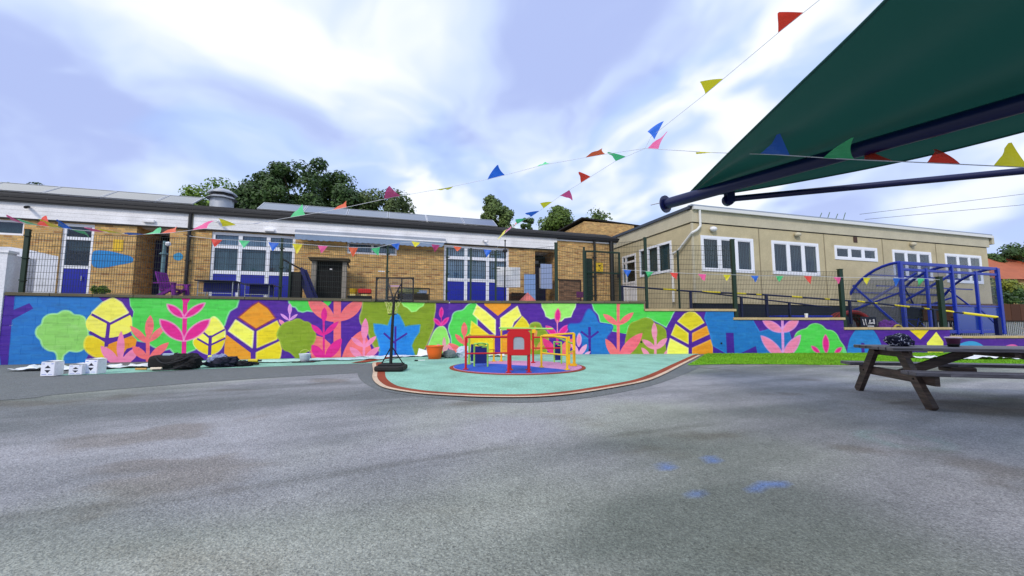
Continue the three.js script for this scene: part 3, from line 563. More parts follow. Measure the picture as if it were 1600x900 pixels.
  for (const [a, b] of [[-9, 2.1], [4.25, 14.1]]) for (let x = a; x < b - 0.3; x += 1.66) { const s = sub(B, 'solar_panel'), w = Math.min(1.64, b - x), py = 5.86, pz = -1.375; mk(s, 'cells', bx(w - 0.06, 0.02, 1.0, x + w / 2, py, pz, 0.515), M.solar); mk(s, 'panel_frame', [bx(w, 0.05, 0.035, x + w / 2, py - 0.25, pz + 0.44, 0.515), bx(w, 0.04, 0.035, x + w / 2, py + 0.25, pz - 0.44, 0.515), bx(0.035, 0.045, 0.94, x + 0.02, py, pz, 0.515), bx(0.035, 0.045, 0.94, x + w - 0.02, py, pz, 0.515)], M.alu); for (const q of [x + 0.3, x + w - 0.3]) mk(s, 'bracket', bar([q, 5.6, -1.7], [q, 6.0, -1.7], 0.03), M.alu); }
  { const v = sub(B, 'roof_vent'); const oct = (r0, r1, h, y) => new THREE.CylinderGeometry(r1, r0, h, 8).rotateY(Math.PI / 8).translate(2.86, y, -1.5); mk(v, 'vent_base', oct(0.4, 0.4, 0.62, 5.72), M.galv); mk(v, 'vent_collar', oct(0.56, 0.42, 0.10, 6.07), M.galv); mk(v, 'vent_slot', oct(0.4, 0.4, 0.14, 6.17), M.black); mk(v, 'vent_cap', [oct(0.5, 0.5, 0.05, 6.25), oct(0.5, 0.26, 0.15, 6.345)], M.galv); }
  // windows and doors
  glazed(B, 'window', -9, -2.1, 3.92, 4.42, [0, 0.33, 0.66, 1], [[0, 'g'], [1]], -0.06, { blind: M.blindDark });
  const dr = glazed(B, 'door', -1.13, -0.27, 1.8, 4.42, [0, 1], [[0, 'p'], [0.44, 'g'], [0.81, 'g'], [1]], -0.05, { frame: 0.1, mullion: 0.1, blind: M.blindDark, drop: 0.4 }); mk(dr, 'handle', [tube([-0.52, 2.5, -0.03], [-0.52, 2.66, -0.03], 0.014), tube([-0.52, 2.58, -0.06], [-0.52, 2.58, -0.03], 0.01)], M.galv);
  for (const x of [3.12, 11.52]) { const w = glazed(B, 'window', x, x === 3.12 ? 5.86 : 14.38, 1.9, 4.42, [0, 0.33, 0.665, 1], [[0, 'p'], [0.415, 'g'], [0.79, 'g'], [1]], -0.05, { frame: 0.1, mullion: 0.13, blind: x === 3.12 ? M.blind : M.blindPale, top: M.blindPale, drop: 1 }); }
  glazed(B, 'window', 7.7, 9.6, 3.85, 4.32, [0, 0.5, 1], [[0, 'g'], [1]], -0.06, { frame: 0.08, blind: M.blindPale });
  mk(B, 'plinth', b6(3.1, 5.88, 1.6, 1.9, -0.3, -0.02), M.whitePaint); mk(B, 'plinth', b6(11.5, 14.4, 1.6, 1.9, -0.3, -0.02), M.whitePaint);
  // awning cassette with a scalloped valance
  { const a = sub(B, 'awning'); mk(a, 'cassette', rb(5.68, 0.13, 0.2, 0.03, 8.71, 4.56, 0.18), M.greyPanel); mk(a, 'front_rail', rb(5.66, 0.07, 0.07, 0.02, 8.71, 4.46, 0.31), M.whitePaint);
    const s = new THREE.Shape(); s.moveTo(5.9, 4.45); s.lineTo(11.5, 4.45); let x = 11.5; for (let k = 0; k < 28; k++) { s.quadraticCurveTo(x - 0.1, 4.19 + 0.02 * Math.sin(k), x - 0.2, 4.25); x -= 0.2; } s.lineTo(5.9, 4.45); mk(a, 'valance', new THREE.ExtrudeGeometry(s, { depth: 0.012, bevelEnabled: false }).translate(0, 0, 0.32), std(0x8ea2bd, 0.85, { map: TX.mottle }));
    for (const q of [6.6, 8.9, 10.9]) mk(a, 'arm', bar([q, 4.5, 0.15], [q, 4.38, 0.3], 0.04), M.galv); }
  // downpipes
  for (const [x, top] of [[2.48, 5.03], [18.55, 5.0], [19.45, 5.0]]) { const p = mk(B, 'downpipe', tube([x, 1.7, 0.11], [x, top, 0.11], x > 19 ? 0.1 : 0.055, 10), M.gutter); for (const y of [2.4, 3.3, 4.2]) mk(p, 'pipe_clip', bx(0.16, 0.035, 0.13, x, y, 0.08), M.gutter); }
  // painted patches on the brick
  const patch = (pts, mat, z = 0.004) => { const s = new THREE.Shape(pts.map((p) => new THREE.Vector2(...p))); mk(B, 'painted_patch', new THREE.ShapeGeometry(s).translate(0, 0, z), mat); };
  const cr = (pts) => new THREE.CatmullRomCurve3(pts.map(([x, y]) => V(x, y, 0)), true).getPoints(60).map((p) => [p.x, p.y]);
  const pb = (hex) => std(hex, 0.7, { map: TX.mottle, bumpMap: TX.brickBump, bumpScale: 0.006 });
  patch([[-9, 1.75], [-1.15, 1.75], [-1.15, 3.28], [-1.5, 3.36], [-1.9, 3.46], [-2.4, 3.53], [-3, 3.5], [-4, 3.45], [-9, 3.4]], pb(0xeef2fa)); patch(cr([[-0.24, 3.5], [0.1, 3.54], [0.5, 3.46], [0.84, 3.34], [0.86, 3.2], [0.45, 3.06], [0.0, 2.94], [-0.22, 3.0]]), pb(0x1f8fd8)); patch(cr([[2.02, 3.5], [2.2, 3.58], [2.3, 3.44], [2.2, 3.3], [2.05, 3.34]]), pb(0x3a9fd0), 0.005);
  mk(B, 'yellow_plaque', b6(0.28, 0.55, 3.55, 3.94, 0.003, 0.02), painted(0xf2c62a)); mk(B, 'air_brick', b6(8.9, 9.15, 3.16, 3.2, 0.002, 0.008), M.whitePaint);
  patch([[16.75, 1.75], [17.82, 1.75], [17.82, 3.08], [16.75, 3.08]], std(0xb08f72, 0.85, { map: TX.wood }), 0.006); mk(B, 'board_trim', [b6(16.7, 17.87, 3.08, 3.13, 0.002, 0.03), b6(17.82, 17.87, 1.75, 3.08, 0.002, 0.03)], std(0x3a2418, 0.7));
  // cameras and flood lights on the fascia
  for (const [x, y] of [[-2.0, 4.86], [3.3, 4.78], [13.2, 4.66]]) { const c = sub(B, 'security_camera'); mk(c, 'bracket', [tube([x, y, 0.07], [x, y, 0.2], 0.02), bx(0.07, 0.07, 0.02, x, y, 0.085)], M.galv); mk(c, 'camera_body', tube([x + 0.02, y - 0.01, 0.12], [x + 0.12, y - 0.08, 0.36], 0.045, 12), x === -2.0 ? M.blackRubber : M.whitePaint); }
  for (const [x, y] of [[1.28, 4.62], [5.0, 4.56]]) mk(B, 'bulkhead_light', rb(0.34, 0.11, 0.09, 0.03, x, y, 0.12), M.whitePaint);
}
{ // taller brick block behind
  const b = thing('rear_brick_block', 'taller brick block with a dark pitched roof behind the school', 'building', [6.4, 0, -27.5], AF);
  mk(b, 'wall', b6(-1.6, 2.3, 1.5, 7.55, -6, 0), M.brick);
  const p = new THREE.Shape([[-1.75, 8.3], [-1.6, 8.42], [4.6, 7.9], [4.6, 7.6], [2.3, 7.5], [2.3, 7.3]].map((q) => new THREE.Vector2(...q)));
  mk(b, 'parapet', b6(-1.6, 2.25, 7.55, 8.0, -6, -0.01), M.brick); mk(b, 'roof', [bx(6.6, 0.1, 6, 1.5, 8.06, -3, 0, 0, -0.05)], M.roof); mk(b, 'white_fascia', b6(2.35, 4.6, 7.3, 7.75, -5.5, 0.02), M.whitePaint);
}
const AR = 16.6 * Math.PI / 180, RO = [7.25, -16.2], onR = spot(RO, AR);
{
  const B = thing('modular_building', 'beige flat-roofed modular classroom with white windows and a dark skirt', 'building', [RO[0], 0, RO[1]], AR);
  const X1 = 18.9, win = [[0.42, 3.02, 3.23, 4.61], [4.09, 6.71, 3.24, 4.62], [7.78, 10.45, 4.05, 4.62], [11.57, 14.28, 3.24, 4.62], [15.42, 18.25, 3.22, 4.63]];
  mk(B, 'wall', wallWith(0, X1, 1.9, 5.13, -0.2, 0, win), M.beige);
  const holes = [[-3.64, -1.3, 3.35, 4.65], [-5.2, -3.95, 1.95, 4.58]].map(([a, b, c, d]) => [a, b, c, d]);
  const sideParts = wallWith(-6.6, -0.201, 1.7, 5.13, -0.2, 0, holes).map((g) => g.rotateY(-Math.PI / 2).translate(0, 0, 0)); // local x -> z after the turn
  mk(B, 'side_wall', sideParts, M.beige);
  mk(B, 'skirt', [b6(0.04, X1, 0.2, 1.9, -0.2, -0.04), b6(0.03, 0.2, 0.2, 1.7, -6.6, -0.2)], M.skirt);
  // fascia, roof edge, gutter
  mk(B, 'fascia', [b6(-0.05, X1 + 0.15, 5.17, 5.66, -0.2, 0.05)], M.beigeTrim); mk(B, 'side_fascia', [b6(-0.05, 0.15, 5.17, 5.72, -7.5, -0.2)], M.beigeTrim); mk(B, 'shadow_joint', [b6(0.01, X1, 5.13, 5.17, -0.18, -0.01)], M.skirt);
  mk(B, 'roof', [b6(-0.12, X1 + 0.3, 5.72, 5.80, -8, 0.06)], M.roof); mk(B, 'roof_trim', [b6(-0.13, -0.02, 5.70, 5.82, -8, 0.05)], std(0x3d4654, 0.5)); mk(B, 'roof_edge', b6(-0.1, X1 + 0.3, 5.80, 5.86, -0.1, 0.14), std(0x8f99a6, 0.5));
  mk(B, 'gutter', [b6(-0.02, X1 + 0.28, 5.66, 5.79, 0.06, 0.18)], M.gutterWhite); mk(B, 'gutter_end', [b6(X1 + 0.28, X1 + 0.5, 5.35, 5.8, -0.4, 0.1)], M.beigeTrim);
  { const dp = [[0.3, 5.66, 0.12], [0.3, 5.0, 0.12], [0.12, 4.82, 0.14], [-0.1, 4.7, 0.1], [-0.12, 4.1, -0.75], [-0.12, 4.05, -1.1], [-0.12, 2.0, -1.13]]; mk(B, 'downpipe', pathBars(dp, 0.05, 10), M.gutterWhite); }
  // panel seams
  for (const x of [3.4, 7.14, 10.9, 14.75]) mk(B, 'panel_seam', b6(x - 0.02, x + 0.02, 1.92, 5.12, 0.002, 0.012), std(0x8b8168, 0.7)); mk(B, 'corner_trim', b6(-0.03, 0.05, 1.9, 5.13, -0.05, 0.02), M.beigeTrim);
  for (const [a, b, c, d] of win) glazed(B, 'window', a - 0.04, b + 0.04, c - 0.04, d + 0.04, [0, 0.345, 0.66, 1], [[0, 'g'], [1]], 0.03, { frame: 0.11, mullion: 0.13, blind: c > 4 ? null : M.blindDark, sash: true });
  { // side window and door (built facing +z, then turned to face the gable)
    
    const w = glazed(B, 'window', -3.66, -1.28, 3.33, 4.67, [0, 0.3, 0.62, 1], [[0, 'g'], [1]], 0.03, { frame: 0.1, mullion: 0.12, blind: M.blindDark }); w.rotation.y = -Math.PI / 2;
    const d = glazed(B, 'door', -5.2, -3.95, 1.95, 4.58, [0, 0.28, 1], [[0, 'p'], [0.46, 'g'], [0.86, 'g'], [1]], 0.02, { frame: 0.1, mullion: 0.1, panel: M.upvc }); d.rotation.y = -Math.PI / 2;
  }
  for (const x of [0.96, 5.48, 12.93]) { const l = sub(B, 'wall_light'); mk(l, 'light_body', new THREE.SphereGeometry(0.13, 14, 10).scale(1.25, 0.8, 0.9).translate(x, x < 1 ? 4.92 : 4.98, 0.1), x < 1 ? M.whitePaint : M.beigeTrim); mk(l, 'light_base', b6(x - 0.08, x + 0.08, 4.88, 5.03, 0.002, 0.03), M.galv); }
  mk(B, 'air_vent', [b6(9.0, 9.24, 4.86, 5.12, 0.002, 0.02)], std(0x4a3328, 0.8));
  mk(B, 'weeds', [0, 1, 2, 3].flatMap((k) => [bar([7.2 + k * 0.5, 5.85, -0.2], [7.28 + k * 0.5, 6.15 + 0.15 * hash3(k, 1, 1), -0.1], 0.02)]), std(0x55703a, 0.9));
}
{ // house beyond the far fence
  const h = thing('tiled_house', 'house with an orange tiled hipped roof beyond the far fence', 'house', [47.8, 0, -42], 0.1);
  const p = new THREE.BufferGeometry(), q = []; const e = 5.2, r = 8.3, tri = (a, b, c) => q.push(...a, ...b, ...c), c0 = [-5, e, 5], c1 = [6, e, 5], c2 = [6, e, -5], c3 = [-5, e, -5], r0 = [-0.5, r, 0], r1 = [1.5, r, 0];
  tri(c0, c1, r1); tri(c0, r1, r0); tri(c1, c2, r1); tri(c2, c3, r0); tri(c2, r0, r1); tri(c3, c0, r0); p.setAttribute('position', new THREE.Float32BufferAttribute(q, 3)); p.computeVertexNormals();
  const rf = mk(h, 'roof', p, std(0xb8694a, 0.9, { map: TX.mottle })); mk(rf, 'ridge_tiles', [tube([-0.5, r, 0], [1.5, r, 0], 0.14), tube(c1, r1, 0.14), tube(c0, r0, 0.14)], std(0x9a4a2c, 0.85)); mk(h, 'wall', b6(-4.6, 5.6, 0, e, -4.6, 4.6), M.brick);
}

// ---------------------------------------------------------------- trees
function crown(envs, n, size, cols, seed) {
  const r = rng(seed), clumps = [];
  for (const [x, y, z, rx, ry, rz, k] of envs) for (let i = 0; i < k; i++) { const u = r() * 2 - 1, a = r() * 6.283, s = Math.sqrt(1 - u * u), f = Math.cbrt(0.3 + 0.7 * r()), m = Math.min(rx, ry), q = Math.min(0.42, 1.9 / Math.sqrt(k)); clumps.push([x + Math.cos(a) * s * rx * f * (1 - q * 0.5), y + u * ry * f * (1 - q * 0.5), z + Math.sin(a) * s * rz * f * (1 - q * 0.5), m * q * (0.75 + 0.6 * r()), r()]); }
  const pos = new Float32Array(n * 18), nor = new Float32Array(n * 18), col = new Float32Array(n * 18); const t1 = V(), t2 = V(), nn = V();
  for (let i = 0; i < n; i++) {
    const c = clumps[Math.floor(r() * clumps.length)], u = r() * 2 - 1, a = r() * 6.283, s = Math.sqrt(1 - u * u), f = c[3] * (0.55 + 0.55 * r());
    const dx = Math.cos(a) * s, dy = u * 0.8, dz = Math.sin(a) * s, px = c[0] + dx * f, py = c[1] + dy * f, pz = c[2] + dz * f, sz = size * (0.6 + 0.8 * r());
    nn.set(dx + (r() - 0.5) * 1.5, dy + 0.4 + (r() - 0.5) * 1.5, dz + (r() - 0.5) * 1.5).normalize(); t1.set(r() - 0.5, r() - 0.5, r() - 0.5).cross(nn).normalize(); t2.crossVectors(nn, t1);
    const P = (p, q) => [px + t1.x * p * sz + t2.x * q * sz, py + t1.y * p * sz + t2.y * q * sz, pz + t1.z * p * sz + t2.z * q * sz], A = P(-0.5, 0), B = P(0.05, -0.36), C = P(0.5, 0.04), D = P(-0.02, 0.36);
    pos.set([...A, ...B, ...C, ...A, ...C, ...D], i * 18);
    const w = r(), t = c[4] * 0.6 + r() * 0.4, k = 0.75 + 0.5 * w;
    for (let v = 0; v < 6; v++) { nor.set([nn.x, nn.y, nn.z], i * 18 + v * 3); col.set([mix(cols[0][0], cols[1][0], t) * k, mix(cols[0][1], cols[1][1], t) * k, mix(cols[0][2], cols[1][2], t) * k], i * 18 + v * 3); }
  }
  const g = new THREE.BufferGeometry(); g.setAttribute('position', new THREE.BufferAttribute(pos, 3)); g.setAttribute('normal', new THREE.BufferAttribute(nor, 3)); g.setAttribute('color', new THREE.BufferAttribute(col, 3)); return { g, clumps };
}
M.leaf = new THREE.MeshPhysicalMaterial({ color: 0xffffff, vertexColors: true, roughness: 0.75, side: THREE.DoubleSide, transmission: 0.25, thickness: 0 });
function tree(name, label, base, envs, n, size, cols, seed, tr = 0.4, group) {
  const t = thing(name, label, 'tree', base, 0, group), { g, clumps } = crown(envs, n, size, cols, seed), r = rng(seed + 1), limbs = [];
  const top = envs.reduce((m, e) => Math.max(m, e[1]), 0), fork = V(envs[0][0] * 0.5, top * 0.55, envs[0][2] * 0.5); limbs.push(tube([0, 0, 0], fork, tr, 9, tr * 0.62));
  for (let i = 0; i < Math.min(26, clumps.length); i++) { const c = clumps[Math.floor(r() * clumps.length)], e = V(c[0], c[1], c[2]), m = fork.clone().lerp(e, 0.5).add(V(0, 0.4 + r() * 0.5, 0)); limbs.push(tube(fork, m, tr * 0.34, 6, tr * 0.2), tube(m, e, tr * 0.2, 5, tr * 0.06)); }
  mk(t, 'trunk', limbs, M.bark); mk(t, 'crown', g, M.leaf, { raw: true }); return t;
}
const DARK = [[0.022, 0.066, 0.010], [0.062, 0.14, 0.016]], LIGHT = [[0.10, 0.20, 0.02], [0.21, 0.33, 0.035]], MID = [[0.085, 0.15, 0.03], [0.17, 0.25, 0.055]];
tree('oak_tree', 'big dark green tree rising behind the left roof', [-18.8, 1.7, -36], [[0, 9.7, 0, 5.2, 4.7, 4, 110], [-4.2, 9.0, 0.5, 2.4, 3.6, 2.6, 34], [4.4, 8.4, 0, 2.2, 3.6, 2.6, 34], [0, 7, 0, 6, 2, 3, 30], [-0.4, 8.4, 0, 3.4, 3, 2.5, 40]], 82000, 0.25, DARK, 3, 0.55);
tree('broadleaf_tree', 'lighter green tree left of the big dark tree, behind the roof vent', [-27.4, 1.7, -37], [[0, 9.4, 0, 3.4, 3.8, 3, 44], [-2.0, 9.0, 0, 1.9, 2.4, 2, 16], [2.4, 8.6, 0, 2, 3, 2, 14]], 24000, 0.25, LIGHT, 11, 0.35);
tree('broadleaf_tree', 'lower dark green tree right of the big dark tree', [-12.2, 1.7, -37.5], [[0, 8.9, 0, 3.2, 3.2, 3, 40], [2.2, 7.6, 0, 1.5, 1.9, 2, 14]], 24000, 0.25, MID.map((c) => c.map((v) => v * 0.7)), 13, 0.35);
tree('birch_tree', 'tall narrow green tree behind the middle of the school roof', [-1.6, 1.7, -41], [[0, 10.0, 0, 1.75, 2.9, 1.7, 30], [0.6, 8.3, 0, 1.7, 2, 1.6, 12], [-1.2, 8.6, 0, 1.0, 1.4, 1, 7]], 15000, 0.22, MID, 17, 0.25);
tree('shrub_tree', 'small dark tree between two greener trees behind the roof', [1.7, 1.7, -46], [[0, 10.6, 0, 0.85, 1.4, 0.9, 9], [1.3, 9.6, 0, 0.5, 0.9, 0.5, 5]], 2800, 0.22, DARK, 19, 0.15);
tree('broadleaf_tree', 'round yellow-green tree behind the brick end of the school', [4.3, 1.7, -39], [[0, 9.0, 0, 1.75, 1.9, 1.7, 26], [-0.9, 8.0, 0, 1.2, 1.4, 1.2, 8], [1.2, 7.9, 0, 1.2, 1.5, 1.2, 8]], 12000, 0.22, LIGHT.map((c) => c.map((v) => v * 0.8)), 23, 0.25);
tree('sparse_tree', 'sparse thin-leaved tree above the rear brick block', [9.0, 1.7, -43], [[0, 10.4, 0, 1.5, 1.5, 1.3, 16]], 900, 0.26, MID, 29, 0.16);
tree('broadleaf_tree', 'far treetop peeping over the left end of the roof', [-49.5, 1.7, -41], [[0, 12.6, 0, 2.8, 1.3, 2, 14], [3, 12.2, 0, 1.4, 1.0, 1, 6]], 4500, 0.24, DARK, 31, 0.3);
tree('broadleaf_tree', 'dark tree beside the orange tiled roof at the far right', [53.5, 0.5, -41], [[0, 7.6, 0, 3.6, 2.6, 3, 26], [-3.4, 7.4, 0, 1.6, 1.2, 1.2, 8]], 11000, 0.25, DARK, 37, 0.3);
{ const w = thing('overhead_wires', 'pair of thin overhead wires in the sky above the beige roof end', 'wire', [26, 9.3, -30]); mk(w, 'wire', tube([0, 0, 0], [16, 2.0, 0], 0.014, 5), M.black); mk(w, 'wire', tube([0, -0.5, 0.4], [16, 1.0, 0.4], 0.014, 5), M.black); }
{ const h = thing('hedge', 'dark green hedge below the orange tiled roof', 'hedge', [34, 0.4, -27.5], 0.1); const { g } = crown([[0, 1.5, 0, 7, 1.7, 1.2, 90], [5, 1.5, 0, 6, 1.9, 1.2, 50]], 12000, 0.2, DARK, 41); mk(h, 'foliage', g, M.leaf, { raw: true });
  const h2 = thing('yellow_shrub', 'yellow-green shrub tops under the orange roof', 'shrub', [34.5, 0.4, -29.5], 0.1); const c2 = crown([[0, 3.0, 0, 3, 1.1, 1, 26], [4, 2.7, 0, 3, 0.9, 1, 20]], 5000, 0.2, [[0.14, 0.2, 0.02], [0.3, 0.32, 0.03]], 43); mk(h2, 'foliage', c2.g, M.leaf, { raw: true });
  const c = crown([[0, 0.12, 0, 0.3, 0.16, 0.16, 12]], 500, 0.06, LIGHT, 47), w = thing('weed', 'tuft of weeds on the wall top below the blue painted patch', 'plant', onS1(1.55, 1.86, -0.3)); mk(w, 'foliage', c.g, M.leaf, { raw: true }); }

// ---------------------------------------------------------------- mesh fences and rails
function meshPanel(parent, x0, x1, y0, y1, z = 0, y1b = y1) {
  const g = [], n = Math.round((x1 - x0) / 0.058), w = 0.006;
  for (let i = 1; i < n; i++) { const t = i / n, x = mix(x0, x1, t), h = mix(y1, y1b, t); g.push(b6(x - w / 2, x + w / 2, y0, h, z - w / 2, z + w / 2)); }
  const m = Math.round((y1 - y0) / 0.172); for (let j = 0; j <= m; j++) { const y = mix(y0, y1, j / m), yb = mix(y0, y1b, j / m); g.push(bar([x0, y, z + w], [x1, yb, z + w], 0.008), bar([x0, y, z - w], [x1, yb, z - w], 0.008)); }
  return mk(parent, 'mesh_panel', g, M.wire, { kind: 'stuff' });
}
function post(parent, x, y0, y1, w = 0.08, z = 0) { return mk(parent, 'post', [rb(w, y1 - y0, w * 0.8, 0.008, x, (y0 + y1) / 2, z), bx(w * 1.15, 0.02, w, x, y1 + 0.008, z)], M.green); }
{
  const f = thing('mesh_fence', 'dark green wire mesh fence on the wall top in front of the brick school', 'fence', onS1(0, 0, -0.14), A1);
  const xs = [[0.02, 3.56], [6.08, 3.72], [9.25, 3.68], [11.25, 3.7]]; xs.forEach(([x, y], i) => { const p = post(f, x, 1.87, y, i ? 0.065 : 0.1); mk(p, 'fixing_clip', [2.2, 2.8, 3.4].map((h) => bx(0.12, 0.03, 0.1, x + 0.02, h, 0.03)), M.green); if (i) meshPanel(f, xs[i - 1][0], x, 1.9, xs[i - 1][1] - 0.08, 0, y - 0.08); });
  const g = thing('mesh_fence', 'dark green wire mesh fence between the whiteboard and the open gate', 'fence', onS2(0, 0, -0.14), A2);
  const xs2 = [[0.76, 3.72], [1.64, 3.66], [3.79, 3.95], [4.8, 3.8]]; xs2.forEach(([x, y], i) => { post(g, x, 1.87, y, i === 2 ? 0.11 : 0.065); if (i) meshPanel(g, xs2[i - 1][0], x, 1.9, xs2[i - 1][1] - 0.08, 0, y - 0.1); }); meshPanel(g, 0, 0.76, 1.9, 3.62, 0, 3.64); mk(g, 'cross_arm', [bx(0.36, 0.035, 0.035, 1.64, 3.5, 0.03), bx(0.3, 0.03, 0.03, 1.64, 3.0, 0.03)], M.green);
  const gate = thing('mesh_gate', 'dark green framed mesh gate standing open at the corner of the wall', 'gate', onS2(4.86, 1.87, -0.3), A2 + 0.12);
  mk(gate, 'gate_post', [rb(0.12, 1.85, 0.1, 0.01, 0, 0.925, 0), rb(0.2, 1.62, 0.06, 0.01, 0.24, 0.81, -0.3), b6(0.05, 0.36, 0.05, 1.6, -0.2, -0.18)], M.darkGreen); mk(gate, 'gate_frame', [rb(1.3, 0.06, 0.05, 0.01, 0.7, 1.82, 0, 0, 0, -0.02), rb(1.3, 0.05, 0.05, 0.01, 0.7, 1.05, 0, 0, 0, -0.02), rb(0.07, 1.85, 0.06, 0.01, 1.33, 0.9, 0)], M.darkGreen); meshPanel(gate, 0.06, 1.3, 0.04, 1.8); mk(gate, 'latch', bx(0.1, 0.14, 0.08, 1.28, 0.95, 0.05), M.black);
  const r = thing('mesh_fence', 'wire mesh fence stepping down the wall in front of the beige classroom', 'fence', onS2(0, 0, -0.14), A2);
  for (const [x, a, b, w] of [[7.05, 1.6, 4.18, 0.1], [8.49, 1.6, 3.8, 0.07], [10.32, 1.3, 4.15, 0.13], [14.4, 0.94, 3.08, 0.14], [18.29, 0.94, 2.82, 0.16]]) post(r, x, a, b, w, x === 8.49 ? -0.5 : 0);
  meshPanel(r, 4.9, 7.05, 1.9, 3.85, 0, 4.1); meshPanel(r, 7.05, 10.32, 1.63, 3.92, 0, 3.92); meshPanel(r, 10.32, 14.4, 1.32, 3.0, 0, 3.0); meshPanel(r, 14.4, 18.29, 0.97, 2.68, 0, 2.68);
  const far = thing('road_railing', 'black spiked railing behind the blue cycle shelter', 'fence', onS2(14.5, 0.3, -7), A2 + 0.12); { const g2 = []; for (let x = 0; x < 17; x += 0.13) g2.push(b6(x - 0.012, x + 0.012, 0, 2.35 + (Math.round(x / 0.13) % 2) * 0.1, -0.012, 0.012)); mk(far, 'railing_bars', g2, M.green, { kind: 'stuff' }); mk(far, 'rail', [b6(0, 17, 2.2, 2.25, -0.02, 0.02), b6(0, 17, 0.2, 0.25, -0.02, 0.02)], M.green); for (let x = 0; x < 17; x += 2.8) mk(far, 'post', b6(x - 0.04, x + 0.04, 0, 2.45, -0.05, 0.03), M.green); }
}
{
  const h = thing('handrail', 'long dark blue ramp handrail wrapped with yellow tape in front of the beige classroom', 'handrail', onS2(0, 0, -0.7), A2);
  const p = [[6.3, 2.47], [8.94, 2.29], [11.97, 2.16], [15.53, 1.93], [18.9, 1.59], [21.26, 1.32]]; mk(h, 'rail', pathBars(p.map(([x, y]) => [x, y, 0]), 0.032), M.navy);
  const yAt = (x) => { for (let i = 1; i < p.length; i++) if (x <= p[i][0]) return mix(p[i - 1][1], p[i][1], (x - p[i - 1][0]) / (p[i][0] - p[i - 1][0])); return p[5][1]; };
  for (const x of [6.35, 8.95, 11.9, 15.2, 18.6, 21.2]) mk(h, 'post', bar([x, x < 7 ? 1.5 : Math.max(0.5, 1.7 - (x - 6.9) * 0.075), 0], [x, yAt(x), 0], x > 21 ? 0.14 : 0.08), M.navy);
  for (const [a, b] of [[7.9, 8.4], [9.4, 10.1], [10.6, 11.1], [11.5, 11.7], [12.9, 13.3], [14.2, 14.4], [15.5, 15.8], [16.2, 16.3], [17.0, 17.6], [18.2, 18.4], [19.0, 19.4], [19.8, 21.2]]) mk(h, 'yellow_tape', tube([a, yAt(a) + 0.006, 0.002], [b, yAt(b) + 0.006, 0.002], b > 21 ? 0.05 : 0.036, 8), M.yellowTape);
  const h2 = thing('handrail', 'shorter dark blue handrail sloping down below the taped rail', 'handrail', onS2(0, 0, -0.45), A2);
  mk(h2, 'rail', pathBars([[8.98, 2.27, 0], [10.96, 2.04, 0], [14.23, 1.68, 0]], 0.026), M.navy); for (const x of [10.75, 12.6]) mk(h2, 'post', bar([x, 1.1, 0], [x, 2.04 - (x - 10.96) * 0.11, 0], 0.07), M.navy);
}
